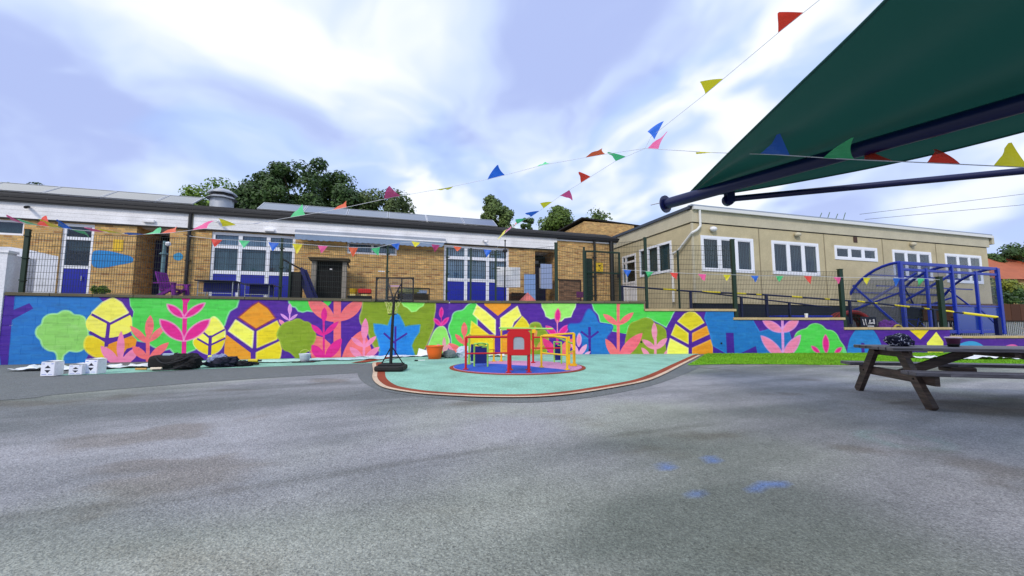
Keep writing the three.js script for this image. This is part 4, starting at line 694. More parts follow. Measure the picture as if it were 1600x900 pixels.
// ---------------------------------------------------------------- cycle shelter
{
  const o = onS2(18.35, 0.62, -1.6), S = thing('cycle_shelter', 'blue steel cycle shelter with a curved clear roof behind the low wall', 'shelter', o, AR);
  const Lx = 6.45, Hh = 3.0, D = 2.45, hoop = []; for (let i = 0; i <= 12; i++) { const a = i / 12 * Math.PI / 2; hoop.push([-D * Math.sin(a), 0.2 + (Hh - 0.2) * Math.cos(a)]); }
  for (const x of [0, Lx / 2, Lx]) { mk(S, 'hoop', pathBars(hoop.map(([z, y]) => [x, y, z]), 0.06), M.shelterBlue); mk(S, 'front_post', rb(x === Lx / 2 ? 0.1 : 0.17, Hh, 0.12, 0.015, x, Hh / 2, 0), M.shelterBlue); }
  for (const x of [1.55, 4.85]) mk(S, 'front_post', rb(0.12, Hh - 0.2, 0.1, 0.015, x, Hh / 2 - 0.1, 0), M.shelterBlue);
  for (const [y, w] of [[Hh - 0.03, 0.14], [Hh - 0.3, 0.11], [0.12, 0.14]]) mk(S, 'front_rail', rb(Lx, w, 0.07, 0.015, Lx / 2, y, -0.01), M.shelterBlue);
  for (const k of [4, 7, 10]) mk(S, 'purlin', bar([0, hoop[k][1], hoop[k][0]], [Lx, hoop[k][1], hoop[k][0]], 0.06), M.shelterBlue); mk(S, 'mid_rail', [bar([0, 1.25, -0.04], [Lx, 1.25, -0.04], 0.06), bar([0, 2.1, -0.9], [Lx, 2.1, -0.9], 0.05)], M.shelterBlue);
  mk(S, 'brace', [bar([0, 2.2, -1.85], [0, 0.25, -0.1], 0.07), bar([0, 1.1, -1.9], [0, 1.75, -0.05], 0.06), bar([Lx, 2.2, -1.8], [Lx, 0.25, -0.1], 0.06), bar([0.1, 0.9, -2.2], [2.6, 2.75, -0.9], 0.08), bar([2.4, 1.0, -2.2], [5.0, 2.75, -0.9], 0.08), bar([3.0, 2.1, -1.6], [4.9, 1.0, -2.2], 0.06), bar([3.9, 1.0, -2.2], [6.3, 1.75, -1.6], 0.06), bar([4.9, 1.2, -0.05], [6.35, 0.25, -0.05], 0.07)], M.shelterBlue);
  for (let b = 0; b < 2; b++) { const x0 = b ? Lx / 2 + 0.03 : 0.03, x1 = b ? Lx - 0.03 : Lx / 2 - 0.03; const p = []; for (let i = 1; i < hoop.length; i++) { const [z0, y0] = hoop[i - 1], [z1, y1] = hoop[i]; p.push(x0, y0, z0, x1, y0, z0, x1, y1, z1, x0, y0, z0, x1, y1, z1, x0, y1, z1); } const g = new THREE.BufferGeometry(); g.setAttribute('position', new THREE.Float32BufferAttribute(p, 3)); g.computeVertexNormals(); mk(S, 'roof_sheet', g, M.clear); }
  for (const x of [0.005, Lx - 0.005]) { const sh = new THREE.Shape([[0, 0.3], [0, Hh - 0.1], ...hoop.slice(1).map(([z, y]) => [z * 0.97, y * 0.97])].map(([z, y]) => new THREE.Vector2(z, y))); mk(S, 'end_sheet', new THREE.ShapeGeometry(sh).rotateY(-Math.PI / 2).translate(x, 0, 0), M.clear); }
  mk(S, 'lower_sheet', [b6(3.35, Lx - 0.1, 0.2, 1.2, -0.05, -0.04)], new THREE.MeshPhysicalMaterial({ color: 0x3a62c8, roughness: 0.15, transmission: 0.6, thickness: 0 }));
}
function bicycle(label, pos, turn, hex, s = 1) {
  const b = thing('bicycle', label, 'bicycle', pos, turn, 'bicycles in the cycle shelter'); b.scale.setScalar(s);
  for (const x of [-0.5, 0.5]) { const w = mk(b, 'wheel', new THREE.TorusGeometry(0.31, 0.024, 6, 24).translate(x, 0.335, 0), M.blackRubber); const sp = []; for (let k = 0; k < 7; k++) { const a = k * Math.PI / 7; sp.push(tube([x - 0.3 * Math.cos(a), 0.335 - 0.3 * Math.sin(a), 0], [x + 0.3 * Math.cos(a), 0.335 + 0.3 * Math.sin(a), 0], 0.003, 4)); } mk(w, 'spokes', sp, M.galv); }
  const fr = std(hex, 0.35); mk(b, 'frame', [tube([-0.5, 0.335, 0], [-0.12, 0.3, 0], 0.016), tube([-0.12, 0.3, 0], [0.36, 0.72, 0], 0.02), tube([-0.12, 0.3, 0], [-0.24, 0.78, 0], 0.018), tube([-0.22, 0.7, 0], [0.36, 0.74, 0], 0.018), tube([-0.5, 0.335, 0], [-0.22, 0.7, 0], 0.013), tube([0.5, 0.335, 0], [0.34, 0.86, 0], 0.018)], fr);
  mk(b, 'handlebar', [tube([0.34, 0.86, -0.25], [0.34, 0.86, 0.25], 0.013), tube([0.34, 0.82, 0], [0.34, 0.9, 0], 0.018)], M.black); mk(b, 'saddle', rb(0.24, 0.05, 0.13, 0.02, -0.25, 0.81, 0), M.black);
}
{ const at = (x, z) => { const o = onS2(18.35, 0, -1.6), q = spot([o[0], o[2]], AR); const p = q(x, 0.56, z); return p; };
  bicycle('dark bicycle at the left end of the cycle shelter', at(0.9, -1.1), AR + 1.2, 0x1a1a22); bicycle('blue bicycle in the middle of the cycle shelter', at(2.3, -1.0), AR + 1.35, 0x1c3aa8); bicycle('black bicycle behind the clear lower panel of the shelter', at(4.6, -0.7), AR + 0.25, 0x0c0c10);
  const arch = thing('red_arch', 'dark red ringed play tunnel standing left of the cycle shelter', 'play tunnel', onS2(15.85, 0.72, -1.3), A2 - 0.25); for (let k = 0; k < 5; k++) mk(arch, 'ring', new THREE.TorusGeometry(0.62 - 0.01 * k, 0.085, 8, 26, Math.PI).translate(0, 0.2, -k * 0.17), std(k % 2 ? 0x4a0a0c : 0x8c1418, 0.55)); mk(arch, 'feet', [b6(-0.71, -0.53, 0, 0.2, -0.75, 0.08), b6(0.53, 0.71, 0, 0.2, -0.75, 0.08)], std(0x6a1014, 0.6)); mk(arch, 'liner', new THREE.CylinderGeometry(0.56, 0.56, 0.8, 20, 1, true).rotateX(Math.PI / 2).translate(0, 0.2, -0.35), M.black);
  const board = thing('white_lettered_board', 'small dark board with white strokes standing before the red play tunnel', 'board', onS2(15.95, 0.9, -0.75), A2); mk(board, 'panel', rb(0.62, 0.44, 0.03, 0.01, 0, 0.22, 0), std(0x0c1230, 0.5)); mk(board, 'marks', [bx(0.03, 0.24, 0.01, -0.22, 0.24, 0.02, 0, 0, 0.2), bx(0.03, 0.24, 0.01, -0.12, 0.24, 0.02, 0, 0, 0.15), bx(0.22, 0.05, 0.01, 0.1, 0.2, 0.02, 0, 0, 0.1), bx(0.05, 0.18, 0.01, 0.03, 0.24, 0.02, 0, 0, -0.4), bx(0.05, 0.18, 0.01, 0.2, 0.26, 0.02, 0, 0, 0.1), bx(0.26, 0.05, 0.012, 0.06, 0.08, 0.02)], M.whitePaint);
  const bag = thing('purple_bundle', 'purple and yellow bundle right of the red play tunnel', 'bundle', onS2(16.85, 0.66, -0.9), A2); mk(bag, 'cloth', lump(0.7, 0.55, 0.5, 3, 0.3), std(0x6a2f92, 0.8)); mk(bag, 'ring', new THREE.TorusGeometry(0.16, 0.04, 8, 20).translate(0.12, 0.2, 0.3), std(0xc9b84a, 0.6));
  const tray = thing('blue_table', 'bright blue low table on the ramp behind the pale coping', 'table', onS2(13.4, 0.94, -1.0), A2); mk(tray, 'top', rb(2.1, 0.05, 0.7, 0.015, 0, 0.42, 0), std(0x1734c8, 0.4)); for (const x of [-0.9, 0.9]) mk(tray, 'leg', [bx(0.06, 0.4, 0.6, x, 0.2, 0)], std(0x1430a8, 0.5)); mk(tray, 'apron', b6(-0.98, 0.98, 0.2, 0.39, 0.28, 0.32), std(0x122a9a, 0.5));
  const cup = thing('white_cup', 'small white cup standing on the pale coping stone', 'cup', onS2(12.95, 1.295, -0.1), 0); mk(cup, 'body', new THREE.LatheGeometry([[0.0, 0], [0.045, 0], [0.06, 0.15], [0.055, 0.15], [0.04, 0.01]].map((p) => new THREE.Vector2(...p)), 14), M.whitePaint);
  const fence = thing('timber_fence', 'brown timber fence at the far right edge below the hedge', 'fence', onS2(22.5, 0.35, -4.6), A2 + 0.1); for (let k = 0; k < 14; k++) mk(fence, 'board', b6(k * 0.6, k * 0.6 + 0.57, 0.9, 1.75, 0, 0.03), std(k % 2 ? 0x4a2c1a : 0x553420, 0.9)); mk(fence, 'rail', [b6(0, 8.4, 1.0, 1.08, -0.05, 0), b6(0, 8.4, 0.86, 0.92, 0.032, 0.07)], std(0x2c1a10, 0.9)); mk(fence, 'bars', Array.from({ length: 70 }, (_, k) => b6(k * 0.12, k * 0.12 + 0.035, 0, 0.86, 0.0, 0.03)), std(0xaab0b4, 0.6), { kind: 'stuff' });
}

// ---------------------------------------------------------------- picnic table
{
  const A = -15 * Math.PI / 180, T = thing('picnic_table', 'weathered dark wooden A-frame picnic table on the right', 'picnic table', [6.31, 0, -5.44], A);
  const L = 2.66, e = 0.006, H = 0.72;
  for (let k = 0; k < 6; k++) mk(T, 'top_plank', rb(L - 0.012 * (k % 3), 0.045, 0.145, e, 0, H - 0.0225 - 0.002 * (k % 2), (k - 2.5) * 0.155), M.woodTop);
  for (const s of [-1, 1]) for (let k = 0; k < 2; k++) mk(T, 'seat_plank', rb(L, 0.045, 0.14, e, 0.0, 0.425, s * (0.66 + k * 0.15)), M.woodTop);
  for (const x of [-1.15, 1.15]) {
    const n = x > 0 ? -1 : 1;
    for (const s of [-1, 1]) { const l = mk(T, 'leg', bar([x, 0.0, s * 0.8], [x, H - 0.05, s * 0.28], 0.06, 0.125), M.woodDark); mk(l, 'bolt', [new THREE.CylinderGeometry(0.012, 0.012, 0.012, 8).rotateZ(Math.PI / 2).translate(x - n * 0.035, 0.34, s * 0.55)], M.black); }
    mk(T, 'cross_beam', rb(0.055, 0.12, 1.62, e, x + n * 0.06, 0.34, 0), M.woodDark); mk(T, 'top_batten', rb(0.055, 0.09, 0.74, e, x + n * 0.06, H - 0.092, 0), M.woodDark);
    mk(T, 'brace', bar([x + n * 0.09, 0.33, 0], [x * 0.2, H - 0.06, 0], 0.11, 0.05), M.woodDark);
  }
  mk(T, 'centre_batten', [rb(0.07, 0.07, 0.74, e, 0, H - 0.082, 0)], M.woodDark); for (const s of [-1, 1]) mk(T, 'seat_batten', rb(0.3, 0.07, 0.28, 0.02, 0.05, 0.367, s * 0.7), M.woodDark);
  const at = spot([6.07, -5.51], A);
  const cv = document.createElement('canvas'); cv.width = cv.height = 128; const c = cv.getContext('2d'), r = rng(9); c.fillStyle = '#0d1030'; c.fillRect(0, 0, 128, 128); c.strokeStyle = '#e8e6f0'; for (let i = 0; i < 12; i++) { c.lineWidth = 1 + r() * 3; c.beginPath(); c.arc(r() * 128, r() * 128, 4 + r() * 14, r() * 6, r() * 6 + 2.5); c.stroke(); } const tx = new THREE.CanvasTexture(cv); tx.colorSpace = THREE.SRGBColorSpace; tx.wrapS = tx.wrapT = THREE.RepeatWrapping; tx.repeat.set(3.4, 3.4);
  const hat = thing('patterned_bag', 'crumpled navy bag with white pattern lying on the picnic table', 'bag', at(-0.72, 0.72, -0.05), 0.3); mk(hat, 'body', lump(0.30, 0.17, 0.24, 5, 0.3, 2.4), std(0xffffff, 0.8, { map: tx })); mk(hat, 'strap', [curve([[0.1, 0.08, 0.02], [0.17, 0.1, 0.0], [0.22, 0.06, 0.04], [0.2, 0.012, 0.05]], 0.012, 14)], std(0x14163a, 0.8));
  const pot = thing('plum_pot', 'plum coloured pot with a pale rim on the picnic table', 'pot', at(-0.02, 0.72, -0.2), 0); mk(pot, 'bowl', new THREE.LatheGeometry([[0, 0], [0.055, 0], [0.078, 0.115], [0.07, 0.115], [0.05, 0.012], [0, 0.012]].map((p) => new THREE.Vector2(...p)), 20), std(0x4a1c3a, 0.5)); mk(pot, 'rim', new THREE.TorusGeometry(0.078, 0.011, 8, 24).rotateX(Math.PI / 2).translate(0, 0.117, 0), std(0xd8c4d0, 0.5));
  const dish = thing('black_dish', 'small flat black dish beside the plum pot', 'dish', at(-0.16, 0.72, 0.02), 0); mk(dish, 'dish', new THREE.LatheGeometry([[0, 0], [0.05, 0], [0.066, 0.035], [0.058, 0.035], [0.045, 0.01], [0, 0.01]].map((p) => new THREE.Vector2(...p)), 20), M.black);
}
// ---------------------------------------------------------------- basketball hoop
{
  const h = thing('basketball_hoop', 'portable basketball hoop on a black base at the edge of the mint surface', 'basketball hoop', [-2.66, 0.022, -9.15], 0.06);
  mk(h, 'base', [rb(0.62, 0.115, 0.56, 0.04, 0, 0.058, 0), rb(0.5, 0.04, 0.42, 0.02, 0, 0.13, -0.02)], M.blackRubber); mk(h, 'cap', new THREE.CylinderGeometry(0.03, 0.03, 0.03, 12).rotateX(Math.PI / 2).translate(0.24, 0.07, 0.28), M.black);
  mk(h, 'pole', [tube([-0.01, 0.12, 0.02], [0.0, 1.0, 0], 0.034, 12), tube([0, 1.0, 0], [0.02, 1.62, -0.01], 0.03, 12)], M.black); mk(h, 'strut', [tube([-0.24, 0.13, -0.1], [-0.01, 0.52, 0.0], 0.013), tube([0.24, 0.13, -0.1], [0.0, 0.52, 0.0], 0.013)], M.black);
  const bb = sub(h, 'backboard'), W = 0.43, y0 = 1.52, y1 = 2.08, z = -0.14; mk(bb, 'board_frame', [b6(-W, W, y0, y0 + 0.028, z - 0.02, z + 0.02), b6(-W, W, y1 - 0.03, y1, z - 0.02, z + 0.02), b6(-W, -W + 0.028, y0, y1, z - 0.02, z + 0.02), b6(W - 0.028, W, y0, y1, z - 0.02, z + 0.02), b6(-0.165, -0.14, y0, y1, z - 0.015, z + 0.015), b6(0.14, 0.165, y0, y1, z - 0.015, z + 0.015), bx(0.09, 0.03, 0.03, W - 0.04, y1 - 0.04, z, 0, 0, -0.78), bx(0.09, 0.03, 0.03, -W + 0.04, y1 - 0.04, z, 0, 0, 0.78), bx(0.09, 0.03, 0.03, -W + 0.04, y0 + 0.04, z, 0, 0, -0.78), b6(-0.16, 0.16, y0 + 0.09, y0 + 0.12, z - 0.015, z + 0.015)], M.black);
  mk(bb, 'board_sheet', b6(-W + 0.02, W - 0.02, y0 + 0.02, y1 - 0.02, z - 0.03, z - 0.024), M.acrylic); mk(bb, 'target_line', b6(-0.13, 0.13, y1 - 0.21, y1 - 0.185, z - 0.034, z - 0.031), std(0xf2b8d0, 0.6));
  mk(h, 'bracket', [bar([-0.15, 1.95, z], [-0.03, 1.68, 0.0], 0.025), bar([0.15, 1.95, z], [0.05, 1.68, 0.0], 0.025), bar([-0.03, 1.68, 0], [0.0, 1.55, 0], 0.03), bar([0.05, 1.68, 0], [0.02, 1.55, 0], 0.03)], M.black);
  mk(h, 'rim', [new THREE.TorusGeometry(0.19, 0.011, 8, 28).rotateX(Math.PI / 2).translate(-0.1, 1.56, z - 0.26), bar([-0.05, 1.56, z], [-0.05, 1.56, z - 0.09], 0.05)], M.black);
  const net = []; for (let k = 0; k < 12; k++) for (const d of [-1, 1]) { const p = []; for (let j = 0; j <= 5; j++) { const a = k / 12 * 6.283 + d * j * 0.2, rr = 0.19 - 0.1 * Math.pow(j / 5, 0.7); p.push([-0.1 + rr * Math.cos(a), 1.55 - j * 0.062, z - 0.26 + rr * Math.sin(a)]); } net.push(...pathBars(p, 0.006, 4)); } mk(h, 'net', net, std(0xe8f08a, 0.7)); mk(h, 'net_hem', new THREE.TorusGeometry(0.085, 0.016, 6, 18).rotateX(Math.PI / 2).translate(-0.1, 1.25, z - 0.26), std(0x23301a, 0.8));
}
// ---------------------------------------------------------------- play roundabout
{
  const cx = 0.13, cz = -9.93, R = 1.52, T = thing('play_roundabout', 'colourful railed play roundabout with a blue and pink floor on the mint surface', 'roundabout', [cx, 0.018, cz], 0);
  mk(T, 'rim', new THREE.CylinderGeometry(R + 0.09, R + 0.09, 0.012, 64).translate(0, 0.006, 0), M.redBand);
  const disc = (pts, m, y, n) => mk(T, n, flat(pts, y), m); const full = []; for (let i = 0; i < 64; i++) full.push([R * Math.cos(i / 64 * 6.2832), R * Math.sin(i / 64 * 6.2832)]);
  mk(T, 'floor_plate', new THREE.CylinderGeometry(R, R, 0.02, 64).translate(0, 0.012, 0), M.pinkFloor);
  const blue = []; for (let i = 0; i <= 40; i++) { const a = mix(0.72, 3.75, i / 40); blue.push([(R - 0.01) * Math.cos(a), (R - 0.01) * Math.sin(a)]); } blue.push([-0.75, -0.62], [-0.35, -0.5], [-0.1, -0.22], [0.25, -0.05], [0.45, 0.3], [0.85, 0.62]); disc(blue, M.blueFloor, 0.026, 'blue_floor');
  const P = (a, r = R - 0.12) => [r * Math.cos(a), r * Math.sin(a)]; const upright = (p, h, mat, n = 'upright', r = 0.026) => { const u = mk(T, n, [tube([p[0], 0.02, p[1]], [p[0], h, p[1]], r, 10)], mat); mk(u, 'foot_plate', new THREE.CylinderGeometry(0.06, 0.06, 0.02, 12).translate(p[0], 0.036, p[1]), mat); };
  const railArc = (a0, a1, h, mat, n = 'rail') => { const p = []; for (let i = 0; i <= 8; i++) { const q = P(mix(a0, a1, i / 8)); p.push([q[0], h, q[1]]); } mk(T, n, pathBars(p, 0.024, 8), mat); };
  // red seat panel at the front
  const s0 = [-0.2, 1.42], s1 = [0.22, 1.38]; upright(s0, 0.42, M.red, 'seat_leg', 0.028); upright(s1, 0.42, M.red, 'seat_leg', 0.028); upright([-0.16, 0.95], 0.42, M.red, 'seat_leg', 0.022); upright([0.22, 0.92], 0.42, M.red, 'seat_leg', 0.022);
  { const sh = new THREE.Shape(), w = 0.235, b = 0.38, t = 0.88; sh.moveTo(-w, b + 0.05); sh.quadraticCurveTo(-w, b, -w + 0.05, b); sh.lineTo(w - 0.05, b); sh.quadraticCurveTo(w, b, w, b + 0.05); sh.lineTo(w, t - 0.1); sh.quadraticCurveTo(w, t, w - 0.1, t); sh.lineTo(-w + 0.1, t); sh.quadraticCurveTo(-w, t, -w, t - 0.1); sh.closePath(); const k = 0.118, hole = new THREE.Path(); hole.moveTo(-k, b + 0.11); hole.lineTo(k, b + 0.11); hole.lineTo(k, t - 0.22); hole.quadraticCurveTo(k, t - 0.12, k - 0.1, t - 0.12); hole.lineTo(-k + 0.08, t - 0.12); hole.quadraticCurveTo(-k, t - 0.12, -k, t - 0.2); hole.closePath(); sh.holes.push(hole); mk(T, 'seat_back', new THREE.ExtrudeGeometry(sh, { depth: 0.03, bevelSize: 0.006, bevelThickness: 0.006, bevelSegments: 1 }).translate(0.01, 0, 1.4), M.red, { label: 'red seat back with a window cut in it' }); mk(T, 'seat_window', b6(-0.12, 0.14, b + 0.1, t - 0.1, 1.405, 1.412), M.greyPanel); mk(T, 'seat', rb(0.46, 0.03, 0.5, 0.01, 0.02, 0.42, 1.16), M.red); mk(T, 'seat_frame', [tube([-0.24, 0.9, 1.38], [0.26, 0.9, 1.38], 0.02)], M.red); }
  upright(P(2.53), 0.73, M.red); upright(P(1.82, 0.75), 0.73, M.red); mk(T, 'rail', pathBars([[...P(2.53).slice(0, 1), 0.73, P(2.53)[1]], [P(1.82, 0.75)[0], 0.735, P(1.82, 0.75)[1]], [-0.14, 0.7, 1.3]], 0.024), M.red); mk(T, 'rail', pathBars([[P(2.53)[0], 0.37, P(2.53)[1]], [P(1.82, 0.75)[0], 0.38, P(1.82, 0.75)[1]]], 0.018), M.red);
  upright([0.42, -0.85], 0.84, M.red); mk(T, 'rail', [tube([0.42, 0.68, -0.85], [1.15, 0.7, -0.55], 0.022), tube([0.42, 0.4, -0.85], [1.1, 0.42, -0.55], 0.018), tube([0.28, 0.8, 1.36], [0.42, 0.82, -0.85], 0.0)].slice(0, 2), M.red);
  // green frames with navy panels on the left and right
  for (const [a, l] of [[[-1.02, 0.15], 'left'], [[1.12, -0.55], 'right']]) { const q = l === 'left' ? [-0.7, 0.2] : [0.98, -0.95], w = mk(T, 'panel', bar([(a[0] + q[0]) / 2, 0.1, (a[1] + q[1]) / 2], [(a[0] + q[0]) / 2, 0.5, (a[1] + q[1]) / 2], l === 'left' ? 0.27 : 0.14, 0.03), M.navyPanel); mk(w, 'panel_frame', [tube([a[0], 0.03, a[1]], [a[0], 0.56, a[1]], 0.02), tube([q[0], 0.03, q[1]], [q[0], 0.56, q[1]], 0.02), tube([a[0], 0.56, a[1]], [q[0], 0.56, q[1]], 0.02), tube([a[0], 0.48, a[1]], [q[0], 0.48, q[1]], 0.014)], M.limeTube); }
  mk(T, 'panel', b6(-1.16, -1.06, 0.1, 0.52, -0.45, -0.42), M.navyPanel); upright([-1.2, -0.42], 0.78, M.limeTube); 
  { const w = new THREE.TorusGeometry(0.1, 0.014, 8, 20).rotateX(1.2).translate(-0.85, 0.55, 0.25); mk(T, 'steering_wheel', w, M.limeTube); }
  // rear seat in green
  upright([-0.42, -1.3], 0.86, M.yellow); upright([-0.62, -1.26], 0.72, M.yellow); mk(T, 'rail', [tube([-0.48, 0.92, -1.3], [0.95, 0.9, -0.92], 0.026), tube([-0.42, 0.88, -1.24], [0.62, 0.88, -1.05], 0.022)], M.limeTube); mk(T, 'rail', [tube([-1.2, 0.74, -0.42], [-0.62, 0.72, -1.26], 0.022), tube([-1.2, 0.76, -0.42], [P(2.53)[0], 0.73, P(2.53)[1]], 0.022), tube([-0.6, 0.35, -1.26], [-0.9, 0.35, -0.7], 0.018)], M.yellow); mk(T, 'rear_back', rb(0.1, 0.1, 0.04, 0.01, 0.44, 0.84, -0.8), M.yellow);
  // yellow rails on the right
  upright(P(0.7), 0.74, M.yellow); upright([0.55, 0.35], 0.74, M.yellow); upright([1.36, -0.0], 0.8, M.yellow, 'upright', 0.036); upright([1.28, -0.3], 0.72, M.yellow, 'upright', 0.03);
  mk(T, 'rail', [...pathBars([[0.55, 0.74, 0.35], [0.8, 0.75, 0.75], [P(0.7)[0], 0.72, P(0.7)[1]]], 0.024), tube([0.6, 0.76, 0.35], [1.36, 0.8, 0.0], 0.024), tube([P(0.7)[0], 0.34, P(0.7)[1]], [0.55, 0.36, 0.35], 0.018), tube([P(0.7)[0], 0.36, P(0.7)[1]], [1.36, 0.4, 0], 0.018)], M.yellow); mk(T, 'rail', [tube([0.9, 0.72, 0.2], [1.34, 0.55, -0.05], 0.02)], M.limeTube); mk(T, 'foot_clamp', [bx(0.16, 0.05, 0.16, 1.34, 0.05, -0.05)], M.yellow);
}
// ---------------------------------------------------------------- shade sail and its steel arms
{
  const S = thing('shade_sail', 'dark green shade sail on navy steel arms over the right of the yard', 'shade sail', [7.6, 0, 0.4], 0), o = V(7.6, 0, 0.4), w = (x, y, z) => V(x, y, z).sub(o);
  const lf = [[2.6, 2.92, -5.98], [2.42, 2.9, -4.6], [2.29, 2.9, -3.24], [2.25, 2.95, -2.29], [2.12, 3.1, -0.6], [1.7, 3.3, 1.6]], rt = [[2.72, 2.91, -5.96], [3.2, 2.9, -5.69], [4.29, 2.85, -4.59], [4.89, 2.85, -3.76], [6.1, 2.95, -1.6], [7.4, 3.1, 1.6]];
  const cl = new THREE.CatmullRomCurve3(lf.map(A3)), cr = new THREE.CatmullRomCurve3(rt.map(A3)), nu = 60, nv = 44, pos = [], idx = [];
  for (let i = 0; i <= nu; i++) { const s = i / nu, a = cl.getPoint(s), b = cr.getPoint(s); for (let j = 0; j <= nv; j++) { const t = j / nv, p = a.clone().lerp(b, t); const rip = (0.02 + 0.03 * s) * Math.sin(t * 17 + 1.2 + Math.sin(s * 3)) * Math.sin(t * Math.PI) * (0.4 + t) * (1 - s * 0.4) + 0.16 * Math.sin(t * Math.PI) * Math.sqrt(s) * 0.9; pos.push(p.x - o.x, p.y + rip, p.z - o.z); const k = i * (nv + 1) + j; if (i && j) idx.push(k - nv - 2, k - nv - 1, k, k - nv - 2, k, k - 1); } }
  const g = new THREE.BufferGeometry(); g.setAttribute('position', new THREE.Float32BufferAttribute(pos, 3)); g.setIndex(idx); g.computeVertexNormals(); mk(S, 'fabric', g, M.sail); mk(S, 'hem', [new THREE.TubeGeometry(cl, 60, 0.012, 6), new THREE.TubeGeometry(cr, 60, 0.012, 6)].map((q) => q.translate(-o.x, 0, -o.z)), std(0x0a4a44, 0.8));
  const tip = w(2.3, 2.8, -5.92), far = w(4.155, 2.8, -3.17), end = w(6.26, 2.8, 0.0); mk(S, 'boom', [tube(tip, far, 0.078, 14), tube(far, end, 0.078, 14)], M.navy); const d = tip.clone().sub(far).normalize(); mk(S, 'end_plate', [tube(tip.clone().add(d.clone().multiplyScalar(0.02)), tip.clone().add(d.clone().multiplyScalar(0.045)), 0.13, 16)], M.navy);
  mk(S, 'strut', tube(w(2.94, 2.72, -5.46), w(6.6, 2.72, -4.1), 0.04, 10), M.navy); mk(S, 'clevis', [bx(0.1, 0.16, 0.1, ...w(2.95, 2.74, -5.42).toArray()), new THREE.CylinderGeometry(0.075, 0.075, 0.06, 14).rotateX(Math.PI / 2).translate(...w(2.94, 2.7, -5.44).toArray())], M.navy);
  mk(S, 'turnbuckle', [tube(w(2.1, 2.82, -6.06), w(2.6, 2.92, -5.98), 0.008, 6), tube(w(2.42, 2.885, -6.0), w(2.54, 2.91, -5.985), 0.018, 8)], M.galv); mk(S, 'mast', [tube(w(6.9, 0, 0.1), w(6.9, 2.9, 0.1), 0.09, 14), tube(w(6.9, 2.72, 0.1), w(6.6, 2.72, -4.1), 0.05, 10), tube(w(6.26, 2.8, 0), w(6.9, 2.8, 0.1), 0.078, 12)], M.navy);
}
